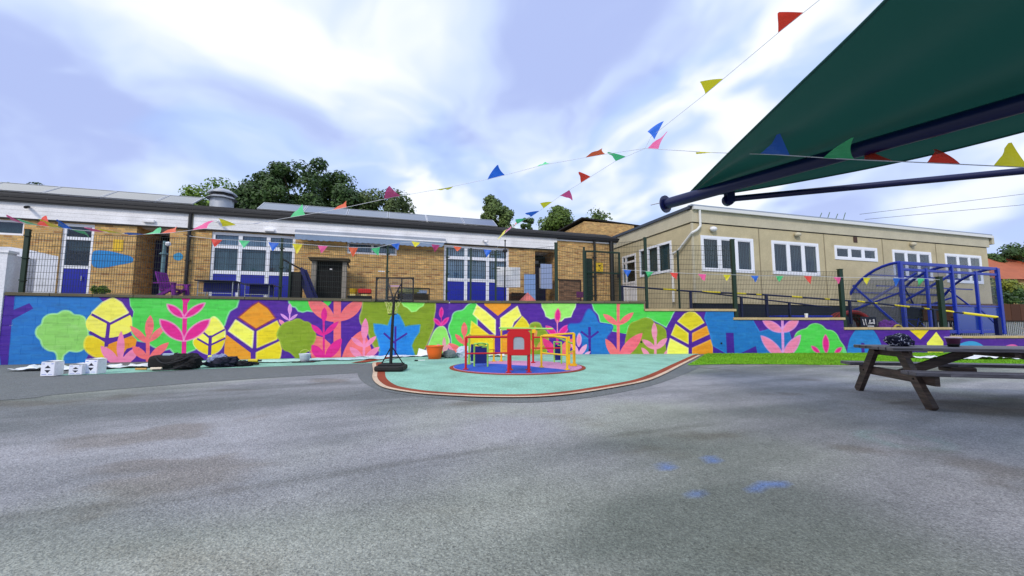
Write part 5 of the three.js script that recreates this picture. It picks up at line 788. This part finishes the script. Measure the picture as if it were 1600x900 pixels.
// ---------------------------------------------------------------- bunting
const BUNTING = {
 far_left: { cord: [[-13.55,3.84,-10.90], [-13.25,3.76,-10.88], [-11.63,3.55,-10.76], [-9.87,3.39,-10.62], [-8.97,3.42,-10.55], [-8.12,3.50,-10.46], [-6.41,3.60,-10.18], [-5.34,3.72,-10.00], [-4.23,3.85,-9.81], [-2.86,4.06,-9.56], [-1.57,4.20,-9.31], [-0.36,4.37,-9.07], [0.69,4.57,-8.85], [1.81,4.68,-8.60], [2.36,4.13,-7.00], [2.61,3.27,-5.20], [2.79,2.81,-4.20], [3.30,2.68,-4.00], [3.65,2.63,-3.93], [4.17,2.56,-3.83], [4.77,2.47,-3.70], [5.11,2.40,-3.60]],
  flags: [[-13.39,3.80,-10.89,1], [-12.92,3.72,-10.85,4], [-12.62,3.68,-10.83,0], [-12.24,3.63,-10.80,2], [-11.97,3.60,-10.78,3], [-11.63,3.55,-10.76,4], [-11.03,3.50,-10.71,1], [-10.51,3.45,-10.67,2], [-9.90,3.39,-10.62,3], [-9.47,3.40,-10.59,4], [-9.00,3.42,-10.55,5], [-8.12,3.50,-10.46,1], [-7.26,3.55,-10.33,2], [-6.41,3.60,-10.18,3], [-5.34,3.72,-10.00,4], [-4.23,3.85,-9.81,5], [-2.86,4.06,-9.56,1], [-1.57,4.20,-9.31,2], [-0.36,4.37,-9.07,3], [0.69,4.57,-8.85,4], [1.81,4.68,-8.60,5], [2.42,4.03,-6.79,1], [2.61,3.27,-5.20,2], [2.79,2.81,-4.20,3], [3.30,2.68,-4.00,4], [3.65,2.63,-3.93,0], [4.17,2.56,-3.83,0], [4.68,2.48,-3.72,2]] },
 overhead: { cord: [[-0.54,3.66,-14.20], [-0.38,4.09,-14.04], [-0.15,4.24,-13.82], [0.06,4.36,-13.59], [0.32,4.45,-13.33], [0.74,4.57,-12.86], [1.07,4.71,-12.45], [1.49,4.90,-11.91], [1.98,5.03,-11.20], [2.62,5.15,-10.03], [3.03,5.02,-9.00], [3.14,5.25,-8.90], [3.94,5.70,-7.92], [4.62,6.05,-6.60], [4.88,6.15,-6.05], [5.01,6.22,-5.60]],
  flags: [[4.69,6.08,-6.46,0], [4.04,5.76,-7.78,2], [3.27,5.33,-8.75,3], [2.71,5.13,-9.85,4], [2.05,5.05,-11.08,0], [1.55,4.92,-11.82,1], [1.11,4.72,-12.41,2], [0.74,4.57,-12.86,3], [0.32,4.45,-13.33,4], [0.06,4.36,-13.59,5], [-0.15,4.24,-13.82,1], [-0.38,4.09,-14.04,2]] },
 terrace: { cord: [[-9.47,3.62,-11.83], [-8.82,3.57,-12.04], [-8.13,3.58,-12.26], [-7.38,3.57,-12.51], [-6.75,3.57,-12.71], [-6.06,3.55,-12.93], [-5.19,3.55,-13.21], [-4.53,3.58,-13.42], [-3.93,3.77,-13.62], [-3.29,3.86,-13.82], [-2.65,3.81,-14.03], [-1.91,3.77,-14.19], [-0.56,3.65,-14.26]],
  flags: [[-8.82,3.57,-12.04,0], [-8.13,3.58,-12.26,4], [-7.38,3.57,-12.51,3], [-6.75,3.57,-12.71,2], [-6.06,3.55,-12.93,1], [-5.19,3.55,-13.21,5], [-4.53,3.58,-13.42,4], [-3.93,3.77,-13.62,3], [-3.29,3.86,-13.82,2], [-2.65,3.81,-14.03,1], [-1.91,3.77,-14.19,5], [-0.86,3.68,-14.25,3]] },
 ramp: { cord: [[3.93,3.00,-14.51], [4.93,2.94,-14.57], [5.82,2.90,-14.62], [6.86,2.86,-14.68], [7.79,2.85,-14.73], [8.82,2.81,-14.79], [9.76,2.81,-14.84], [10.83,2.82,-14.90], [11.96,2.78,-14.97], [13.10,2.77,-15.03], [14.27,2.76,-15.10], [15.23,2.76,-15.15], [15.96,2.71,-15.19]],
  flags: [[4.12,2.99,-14.52,3], [4.93,2.94,-14.57,4], [5.82,2.90,-14.62,0], [6.86,2.86,-14.68,1], [7.79,2.85,-14.73,2], [8.82,2.81,-14.79,3], [9.76,2.81,-14.84,4], [10.83,2.82,-14.90,0], [11.96,2.78,-14.97,1], [13.10,2.77,-15.03,2], [14.27,2.76,-15.10,3], [15.23,2.76,-15.15,4]] },
};

{
  const cols = [0xe8402e, 0xf05a9c, 0xf4ea30, 0x1f6fe2, 0x58dd92, 0xf4683a].map((c) => new THREE.MeshPhysicalMaterial({ color: c, roughness: 0.55, transmission: 0.35, thickness: 0, side: THREE.DoubleSide }));
  const say = { far_left: 'string of bunting crossing the yard from the left fence post to the shade sail', overhead: 'string of bunting dropping from overhead to the fence above the roundabout', terrace: 'string of bunting hung along the fence before the brick school', ramp: 'string of bunting hung along the fence before the beige classroom' };
  for (const [n, { cord, flags }] of Object.entries(BUNTING)) {
    const r = rng(n.length * 7), c0 = V(...cord[0]), b = thing('bunting', say[n], 'bunting', cord[0], 0, 'bunting strings over the yard'), pts = cord.map((p) => V(...p).sub(c0));
    mk(b, 'cord', pathBars(pts, n === 'terrace' || n === 'ramp' ? 0.006 : 0.005, 5), M.rope);
    for (const [x, y, z, c] of flags) {
      const p = V(x, y, z).sub(c0); let best = 1e9, t = V(1, 0, 0); for (let i = 1; i < pts.length; i++) { const m = pts[i].clone().add(pts[i - 1]).multiplyScalar(0.5), dd = m.distanceTo(p); if (dd < best) { best = dd; t = pts[i].clone().sub(pts[i - 1]).normalize(); } }
      const hang = n === 'terrace' || n === 'ramp', near = !hang && z > -5.6 && y < 4.6 ? 0.66 : 1, w = hang ? 0.3 : 0.42 * near, l = hang ? 0.2 + r() * 0.13 : (0.26 + r() * 0.16) * near, a = hang ? (r() - 0.5) * 1.1 : (r() < 0.45 ? 2.4 + r() * 0.7 : 1.3 + r() * 1.0) * (r() < 0.5 ? 1 : -1);
      const up = V(0, 1, 0), side = V().crossVectors(t, up).normalize(), down = V().crossVectors(t, side).normalize(); if (down.y > 0) down.negate();
      const dir = down.clone().multiplyScalar(Math.cos(a)).add(side.clone().multiplyScalar(Math.sin(a))), nrm = V().crossVectors(t, dir).normalize(), q = [], N = 6, skew = (r() - 0.5) * (hang ? 0.1 : 0.5), curl = (r() - 0.5) * 0.18, ph = r() * 6;
      const at = (i, j) => { const v = i / N, u = (j / N - 0.5) * (1 - v * 0.94); return p.clone().addScaledVector(t, u * w + skew * v * v * w * 1.4).addScaledVector(dir, v * l).addScaledVector(nrm, curl * v * v + 0.022 * v * Math.sin(u * 9 + v * 5 + ph)); };
      for (let i = 0; i < N; i++) for (let j = 0; j < N; j++) { const A = at(i, j), B = at(i, j + 1), C = at(i + 1, j + 1), D = at(i + 1, j); for (const k of [A, D, C, A, C, B]) q.push(k.x, k.y, k.z); }
      const g = new THREE.BufferGeometry(); g.setAttribute('position', new THREE.Float32BufferAttribute(q, 3)); g.computeVertexNormals(); mk(b, 'flag', g, cols[c]);
    }
  }
}

// ---------------------------------------------------------------- things on the raised yard
const Y = 1.745;
{
  const ch = thing('garden_chair', 'purple plastic garden chair on the raised yard by the navy doorway', 'chair', onF(2.66, Y, 1.5), AF + 1.35); ch.scale.setScalar(1.05);
  mk(ch, 'backrest', [0, 1, 2, 3].map((k) => bx(0.1, 0.62, 0.03, -0.18 + k * 0.12, 0.62, -0.24 - 0.0, -0.32)), M.purple); mk(ch, 'seat', [0, 1, 2].map((k) => bx(0.5, 0.03, 0.14, 0, 0.36 - k * 0.0 + k * 0.015, -0.12 + k * 0.16, 0.1)), M.purple); for (const s of [-1, 1]) { mk(ch, 'armrest', bx(0.1, 0.03, 0.6, s * 0.3, 0.56, 0.02), M.purple); mk(ch, 'leg', bar([s * 0.28, 0, 0.3], [s * 0.28, 0.56, 0.24], 0.07, 0.09), M.purple); mk(ch, 'leg', bar([s * 0.26, 0, -0.45], [s * 0.26, 0.4, 0.2], 0.07, 0.09), M.purple); }
  const kid = thing('small_chair', 'small dark plum chair at the foot of the gate', 'chair', onF(17.15, Y, 1.5), AF); mk(kid, 'seat', rb(0.34, 0.03, 0.32, 0.01, 0, 0.34, 0), std(0x4c1040, 0.5)); mk(kid, 'backrest', rb(0.34, 0.26, 0.03, 0.01, 0, 0.58, -0.16, -0.12), std(0x5a1450, 0.5)); for (const [x, z] of [[-1, -1], [1, -1], [-1, 1], [1, 1]]) mk(kid, 'leg', tube([x * 0.16, 0, z * 0.15], [x * 0.13, 0.34, z * 0.12], 0.013), M.black);
  const table = (name, label, x, w, z, h, hex) => { const t = thing(name, label, 'table', onF(x, Y, z), AF, 'blue tables by the white windows'); mk(t, 'top', rb(w, 0.035, 0.7, 0.012, 0, h, 0), std(hex, 0.4)); mk(t, 'apron', b6(-w / 2 + 0.14, w / 2 - 0.05, h - 0.34, h - 0.02, -0.02, 0.0), std(0x101c78, 0.5)); for (const [a, b] of [[-1, -1], [1, -1], [-1, 1], [1, 1]]) mk(t, 'leg', tube([a * (w / 2 - 0.1), 0, b * 0.3], [a * (w / 2 - 0.1), h - 0.02, b * 0.3], 0.016), M.galv); mk(t, 'stretcher', [tube([-w / 2 + 0.1, 0.28, 0.3], [w / 2 - 0.1, 0.28, 0.3], 0.012)], M.galv); };
  table('blue_table', 'dark blue table with metal legs left of the white window', 4.05, 1.15, 1.75, 0.68, 0x0e1230); table('blue_table', 'low navy table right of the metal-legged table below the window', 5.15, 0.9, 1.5, 0.62, 0x101a60);
  const lamp = thing('grey_pole', 'grey-green pole with a small lamp head in front of the navy doorway', 'pole', onF(2.17, Y, 1.0), AF); mk(lamp, 'pole', [tube([0, 0, 0], [0.0, 1.65, 0], 0.055, 12), tube([0, 1.65, 0], [0, 2.05, 0], 0.05, 12)], std(0x5f7f86, 0.5)); mk(lamp, 'collar', [tube([0, 1.6, 0], [0, 1.66, 0], 0.1, 12), tube([-0.14, 1.62, 0], [0.14, 1.62, 0], 0.015), tube([-0.14, 0.9, 0], [0.14, 0.9, 0], 0.015), tube([0, 0, 0], [0, 0.05, 0], 0.13, 12)], std(0x5f7f86, 0.5)); mk(lamp, 'lamp_head', new THREE.SphereGeometry(0.08, 12, 8).translate(0.12, 1.95, 0.06), M.whitePaint);
  const slide = thing('toddler_slide', 'navy plastic slide with black step rails beside the white window', 'slide', onF(6.2, Y, 1.4), AF); mk(slide, 'chute', [bar([0.2, 1.15, 0.1], [0.62, 0.12, 0.1], 0.34, 0.06), bar([0.2, 1.25, -0.08], [0.62, 0.2, -0.08], 0.1, 0.03), bar([0.2, 1.25, 0.28], [0.62, 0.2, 0.28], 0.1, 0.03)], std(0x10165e, 0.4)); mk(slide, 'rail', pathBars([[-0.42, 1.55, 0.28], [-0.2, 1.42, 0.28], [0.2, 1.2, 0.28]], 0.028), M.black); mk(slide, 'tower', [b6(-0.12, 0.22, 0, 1.1, -0.1, 0.26)], M.blackRubber); mk(slide, 'upright', [bar([-0.38, 0, 0.28], [-0.38, 1.55, 0.28], 0.06), bar([-0.12, 0, 0.3], [-0.12, 1.4, 0.3], 0.07)], M.green);
  const shed = thing('play_shed', 'small dark playhouse door framed by two pale posts under a flat cap', 'playhouse', onF(7.2, Y, 0.75), AF); mk(shed, 'door', b6(-0.44, 0.44, 0, 1.62, -0.1, -0.04), std(0x0a0c10, 0.85, { map: TX.wood })); mk(shed, 'door_board', [-0.3, -0.1, 0.1, 0.3].map((x) => b6(x - 0.006, x + 0.006, 0, 1.6, -0.045, -0.036)), M.black); for (const s of [-1, 1]) mk(shed, 'post', rb(0.16, 1.68, 0.2, 0.01, s * 0.52, 0.84, 0), std(0x9c968a, 0.9, { map: TX.mottle })); mk(shed, 'cap', [rb(1.4, 0.06, 0.55, 0.01, 0, 1.72, 0), rb(1.34, 0.05, 0.5, 0.01, 0, 1.66, 0)], std(0x7d7258, 0.9, { map: TX.wood })); mk(shed, 'number_plate', b6(0.0, 0.08, 1.33, 1.38, -0.036, -0.03), M.whitePaint); mk(shed, 'side_bracket', bar([0.6, 1.66, 0], [0.68, 1.42, 0.05], 0.05), std(0x5a4028, 0.8)); mk(shed, 'side_panel', b6(-0.44, 0.44, 0, 1.62, -0.5, -0.46), M.black);
  const box = thing('toy_trolley', 'black toy trolley carrying a red tub and a yellow bucket against the brick', 'trolley', onF(8.35, Y, 1.75), AF); mk(box, 'frame', [b6(-0.4, 0.4, 0.1, 0.3, -0.2, 0.2)], M.blackRubber); mk(box, 'red_tub', rb(0.44, 0.17, 0.34, 0.03, 0.16, 0.47, 0), std(0xd8201c, 0.4)); mk(box, 'yellow_bucket', new THREE.CylinderGeometry(0.15, 0.11, 0.2, 14).translate(-0.22, 0.46, 0), std(0xd8b020, 0.5)); for (const x of [-0.3, 0.3]) mk(box, 'wheel', new THREE.CylinderGeometry(0.08, 0.08, 0.05, 14).rotateX(Math.PI / 2).translate(x, 0.08, 0.22), M.black); mk(box, 'handle_strip', [b6(-0.32, -0.14, 0.3, 0.36, 0.19, 0.21), b6(0.05, 0.25, 0.3, 0.36, 0.19, 0.21)], std(0xe8d890, 0.6));
  const mud = thing('black_framed_trough', 'black framed trough with a wire basket by the brick wall', 'trough', onF(10.2, Y, 1.7), AF); mk(mud, 'trough', rb(1.05, 0.24, 0.4, 0.02, 0, 0.3, 0), std(0x4a4436, 0.8, { map: TX.wood })); mk(mud, 'frame', [tube([-0.55, 0, 0.2], [-0.55, 0.62, 0.2], 0.02), tube([0.55, 0, 0.2], [0.55, 0.62, 0.2], 0.022), tube([-0.55, 0.62, 0.2], [0.55, 0.62, 0.2], 0.02)], M.black); mk(mud, 'contents', lump(0.9, 0.26, 0.3, 14, 0.3).translate(-0.05, 0.38, 0), std(0x8c8a4c, 0.9)); mk(mud, 'blue_tray', rb(0.36, 0.12, 0.3, 0.02, 0.3, 0.5, 0), std(0x93a6c4, 0.6));
  const crate = thing('brown_crate', 'dark brown wooden crate below the whiteboard', 'crate', onF(14.35, Y, 1.5), AF); for (const y of [0.12, 0.3, 0.48]) mk(crate, 'slat', rb(0.7, 0.15, 0.03, 0.008, 0, y, 0.2), std(0x5a3a22, 0.85, { map: TX.wood })); for (const x of [-0.33, 0, 0.33]) mk(crate, 'corner', b6(x - 0.03, x + 0.03, 0, 0.57, 0.15, 0.18), std(0x3c2616, 0.85)); mk(crate, 'back', b6(-0.35, 0.35, 0, 0.56, -0.2, -0.17), std(0x4a2e1a, 0.85));
  const tent = thing('pink_cone', 'salmon pink cloth heap beside the brown crate', 'cloth', onF(14.6, Y + 0.1, 1.85), AF); mk(tent, 'cloth', new THREE.ConeGeometry(0.48, 0.48, 18, 6).translate(0, 0.24, 0), std(0xf08078, 0.8)); mk(tent, 'fold', lump(0.7, 0.2, 0.5, 8, 0.3), std(0xe8786e, 0.8));
  const wb = thing('whiteboard', 'white rounded board hung behind the fence by the windows', 'board', onF(13.61, 2.44, 2.5), AF - 0.1); mk(wb, 'panel', rb(0.92, 0.76, 0.03, 0.014, 0, 0.38, 0), M.whitePaint); mk(wb, 'tray', rb(0.6, 0.03, 0.06, 0.01, 0, 0.0, 0.04), M.galv);
  const b2 = thing('pale_blue_board', 'tall pale blue board leaning beside the navy doorway', 'board', onF(15.16, Y, 0.55), AF); mk(b2, 'panel', rb(0.52, 1.46, 0.03, 0.01, 0, 0.76, 0), std(0x86a6d8, 0.45)); mk(b2, 'edge', [bx(0.52, 0.02, 0.05, 0, 1.48, 0), bx(0.52, 0.02, 0.05, 0, 0.02, 0)], M.galv); const b3 = thing('pale_blue_board', 'upper pale grey-blue board fixed inside the navy doorway', 'board', onF(15.97, 2.62, 0.45), AF); mk(b3, 'panel', rb(0.54, 1.1, 0.03, 0.01, 0, 0.55, 0), std(0x97a8cc, 0.45)); mk(b3, 'bracket', [bx(0.04, 0.9, 0.3, -0.2, 0.5, -0.16), bx(0.04, 0.9, 0.3, 0.2, 0.5, -0.16)], M.galv);
  const sign = thing('yellow_sign', 'square yellow sign with a black figure seen through the gate', 'sign', onF(18.78, 3.5, 0.12), AF); mk(sign, 'plate', rb(0.36, 0.46, 0.012, 0.004, 0, 0.23, 0), std(0xf0c81c, 0.5)); mk(sign, 'figure', [bx(0.13, 0.04, 0.006, 0.01, 0.33, 0.009), bx(0.045, 0.16, 0.006, 0.03, 0.24, 0.009, 0, 0, 0.2), bx(0.1, 0.03, 0.006, -0.02, 0.1, 0.009)], M.black); mk(sign, 'border', [bx(0.34, 0.014, 0.004, 0, 0.015, 0.008), bx(0.34, 0.014, 0.004, 0, 0.445, 0.008)], M.black);
  const cam = thing('camera_pole', 'thin black camera pole rising above the fence at the white windows', 'pole', onS2(1.95, 1.87, -0.2), A2); mk(cam, 'pole', tube([0, 0, 0], [0.02, 2.15, 0], 0.02), M.black); mk(cam, 'camera_body', [rb(0.16, 0.1, 0.1, 0.02, 0.02, 1.78, 0.06), new THREE.SphereGeometry(0.035, 10, 8).translate(0.02, 2.16, 0)], M.blackRubber);
}
// ---------------------------------------------------------------- painters' kit at the foot of the mural
{
  const cv = document.createElement('canvas'); cv.width = cv.height = 128; const c = cv.getContext('2d'); c.fillStyle = '#e9edfa'; c.fillRect(0, 0, 128, 128); c.fillStyle = '#14182c'; c.beginPath(); c.moveTo(64, 26); c.lineTo(94, 54); c.lineTo(34, 54); c.fill(); c.beginPath(); c.moveTo(64, 102); c.lineTo(94, 72); c.lineTo(34, 72); c.fill(); c.fillStyle = '#5a76c8'; c.fillRect(10, 112, 46, 5); c.fillRect(72, 112, 40, 4); c.fillRect(8, 8, 26, 6); c.fillRect(96, 8, 22, 6);
  const tx = new THREE.CanvasTexture(cv); tx.colorSpace = THREE.SRGBColorSpace; const label = std(0xffffff, 0.6, { map: tx });
  const carton = (lab, pos, turn, w, h, d) => { const b = thing('paint_carton', lab, 'carton', pos, turn, 'white paint cartons by the wall'); mk(b, 'body', rb(w, h, d, 0.006, 0, h / 2, 0), M.whitePaint); mk(b, 'printed_face', new THREE.PlaneGeometry(w * 0.94, h * 0.94).translate(0, h / 2, d / 2 + 0.003), label, { keepUV: true }); mk(b, 'top_flap', [bx(w * 0.5, 0.004, d, -w * 0.24, h + 0.02, 0, 0, 0, 0.16), bx(w * 0.5, 0.004, d, w * 0.24, h + 0.02, 0, 0, 0, -0.16)], M.whitePaint); };
  carton('white carton with black arrows standing alone, leftmost of the cartons', [-9.16, 0.012, -8.28], 0.15, 0.24, 0.27, 0.2); carton('white carton with black arrows, left one of the close pair', [-8.86, 0.012, -8.5], 0.3, 0.22, 0.2, 0.2); carton('white carton with black arrows, right one of the close pair', [-8.68, 0.012, -8.66], 0.1, 0.24, 0.29, 0.22);
  const cloth = (name, lab, cat, pos, turn, w, d, seed, amp, mat) => { const t = thing(name, lab, cat, pos, turn); mk(t, 'sheet', sheetCloth(w, d, 40, 24, seed, amp), mat); };
  cloth('dust_sheet', 'white crumpled dust sheet at the left foot of the mural', 'dust sheet', [-10.2, 0.012, -9.6], 0.2, 1.7, 0.8, 3, 0.1, M.whiteSheet); cloth('dust_sheet', 'white dust sheet spread right of the cartons', 'dust sheet', [-8.6, 0.014, -10.2], 0.3, 1.6, 0.9, 6, 0.07, M.whiteSheet); cloth('dust_sheet', 'white dust sheet under the blue star leaf behind the hoop', 'dust sheet', [-3.55, 0.02, -13.2], 0.28, 2.6, 0.5, 9, 0.06, M.whiteSheet); cloth('dust_sheet', 'pale mint dust sheet along the wall under the orange painted tree', 'dust sheet', [-7.0, 0.014, -11.4], 0.33, 3.2, 0.9, 12, 0.04, std(0xbfe8dc, 0.7)); cloth('dust_sheet', 'pale blue dust sheet along the wall under the coral painted tree', 'dust sheet', [-4.9, 0.014, -12.2], 0.33, 2.2, 0.7, 15, 0.04, std(0xc4e8e8, 0.7)); cloth('dust_sheet', 'white dust sheet beside the bags right of the orange bucket', 'dust sheet', [-1.0, 0.022, -13.5], 0.05, 1.8, 0.5, 18, 0.06, M.whiteSheet); cloth('dust_sheet', 'white dust sheet on the turf beyond the picnic table', 'dust sheet', [13.4, 0.03, -12.4], 0.0, 2.6, 0.9, 21, 0.1, M.whiteSheet);
  const fold = thing('folded_sheet', 'white folded card standing against the blue star leaf', 'card', [-2.6, 0.02, -13.35], 0.2); const fg = new THREE.BufferGeometry(); fg.setAttribute('position', new THREE.Float32BufferAttribute([-0.42, 0, 0, 0.45, 0, 0.05, -0.4, 0.26, -0.05, -0.42, 0, 0, -0.4, 0.26, -0.05, -0.46, 0, -0.2, -0.46, 0, -0.2, -0.4, 0.26, -0.05, 0.45, 0, 0.05], 3)); fg.computeVertexNormals(); mk(fold, 'card', fg, std(0xf2f2f4, 0.7, { side: THREE.DoubleSide })); 
  const bag = thing('holdall', 'black holdall lying at the foot of the magenta painted plant', 'bag', [-7.72, 0.016, -9.5], 0.28); mk(bag, 'body', [rb(0.92, 0.3, 0.4, 0.09, 0, 0.16, 0, 0, 0, -0.03), lump(0.7, 0.36, 0.44, 23, 0.3, 2.4).translate(0.18, 0, 0.02)], std(0x08080a, 0.8)); mk(bag, 'pale_patch', rb(0.3, 0.06, 0.1, 0.02, -0.06, 0.33, 0.06), std(0x9db4c4, 0.6)); mk(bag, 'strap', [curve([[-0.3, 0.3, 0.2], [-0.1, 0.16, 0.3], [0.2, 0.2, 0.3], [0.4, 0.32, 0.18]], 0.016, 20), curve([[0.3, 0.1, 0.28], [0.1, 0.03, 0.4], [-0.25, 0.02, 0.36]], 0.016, 16)], std(0x14161c, 0.7));
  const heap = thing('clothes_heap', 'tangled heap of dark blue and grey cloths right of the black holdall', 'cloth', [-7.0, 0.016, -10.05], 0.3); mk(heap, 'dark_cloth', lump(0.66, 0.24, 0.42, 31, 0.5, 3), std(0x14162c, 0.85)); mk(heap, 'grey_cloth', lump(0.42, 0.27, 0.3, 37, 0.5, 3).translate(-0.1, 0.02, 0.02), std(0x8a93b4, 0.85)); mk(heap, 'trailing_cloth', lump(0.42, 0.12, 0.26, 39, 0.5, 3).translate(0.42, 0, -0.04), std(0x0d0e18, 0.85));
  const br = thing('paint_roller', 'paint roller with a wooden handle lying left of the black holdall', 'roller', [-8.1, 0.02, -9.2], 0.25); mk(br, 'handle', tube([-0.2, 0.03, 0], [0.02, 0.03, 0.02], 0.022), std(0xc89a4c, 0.6)); mk(br, 'wire', curve([[0.02, 0.03, 0.02], [0.12, 0.03, 0.02], [0.15, 0.035, 0.08]], 0.006, 12), M.galv); mk(br, 'sleeve', tube([0.12, 0.035, 0.08], [0.32, 0.035, 0.06], 0.032, 12), std(0xe8d8c0, 0.9));
  const dr = thing('yellow_drill', 'yellow and black power drill at the foot of the small yellow tree', 'drill', [-6.55, 0.016, -10.55], 0.2); mk(dr, 'body', [tube([-0.14, 0.1, 0], [0.08, 0.1, 0], 0.045, 12)], std(0xd8c020, 0.5)); mk(dr, 'grip', [bx(0.06, 0.1, 0.05, 0.02, 0.05, 0), rb(0.14, 0.05, 0.09, 0.01, 0.03, 0.025, 0)], M.black); mk(dr, 'chuck', tube([0.08, 0.1, 0], [0.16, 0.1, 0], 0.025, 10), M.black);
  const bucket = (name, lab, pos, s, hex, wall) => { const b = thing(name, lab, 'bucket', pos, 0.2); b.scale.setScalar(s); mk(b, 'pail', new THREE.LatheGeometry([[0, 0], [0.15, 0], [0.185, 0.16], [0.21, 0.30], [0.225, 0.30], [0.225, 0.325], [0.2, 0.325], [0.14, 0.02], [0, 0.02]].map((p) => new THREE.Vector2(...p)), 28), std(hex, 0.45)); mk(b, 'handle', new THREE.TorusGeometry(0.2, 0.008, 6, 24, Math.PI).rotateX(wall ? 0.2 : 1.95).translate(0, 0.29, 0), wall ? std(0xd8e070, 0.5) : std(0xd04a10, 0.5)); return b; };
  bucket('orange_bucket', 'orange rubber bucket at the foot of the wall right of the hoop', [-2.32, 0.018, -12.4], 1.2, 0xf06410, false); const wt = bucket('paint_tub', 'white paint tub with its handle up below the olive painted tree', [-5.7, 0.016, -11.4], 0.68, 0xdfe2ea, true); mk(wt, 'printed_band', new THREE.CylinderGeometry(0.205, 0.18, 0.16, 28, 1, true).translate(0, 0.18, 0), std(0xb4bcc8, 0.6)); mk(wt, 'drip_tray', rb(0.8, 0.03, 0.5, 0.01, 0.02, 0.0, 0.1), M.black);
  const g1 = thing('grey_sack', 'grey sack slumped right of the orange bucket', 'bag', [-1.93, 0.018, -12.75], 0.1); mk(g1, 'sack', lump(0.42, 0.24, 0.36, 51, 0.25), std(0x6a7678, 0.8)); mk(g1, 'knot', lump(0.12, 0.1, 0.12, 53, 0.3).translate(-0.22, 0.02, 0), M.blackRubber); const g2 = thing('plastic_bag', 'white and blue plastic bag right of the grey sack', 'bag', [-1.48, 0.018, -13.0], 0.3); mk(g2, 'bag', lump(0.5, 0.34, 0.34, 57, 0.35, 2.6), std(0xc4cce0, 0.5)); mk(g2, 'print', lump(0.2, 0.16, 0.1, 59, 0.3).translate(0.05, 0.06, 0.12), std(0x7a90d8, 0.5)); const g3 = thing('dark_bag', 'dark grey bag with a pale lining at the end of the painters kit', 'bag', [-1.12, 0.018, -13.1], 0); mk(g3, 'bag', lump(0.26, 0.2, 0.24, 61, 0.4, 2.6), std(0x3c4450, 0.7)); mk(g3, 'lining', lump(0.2, 0.1, 0.16, 63, 0.4, 2.6).translate(0.04, 0.1, 0), M.whiteSheet);
  const br2 = thing('paint_brush', 'small paint brush lying on the mint surface before the orange bucket', 'brush', [-2.62, 0.022, -11.6], 0.4); mk(br2, 'handle', rb(0.2, 0.02, 0.03, 0.008, 0.08, 0.012, 0), M.whitePaint); mk(br2, 'bristles', rb(0.09, 0.03, 0.07, 0.01, -0.06, 0.016, 0), M.black);
}
renderer.render(scene, camera);
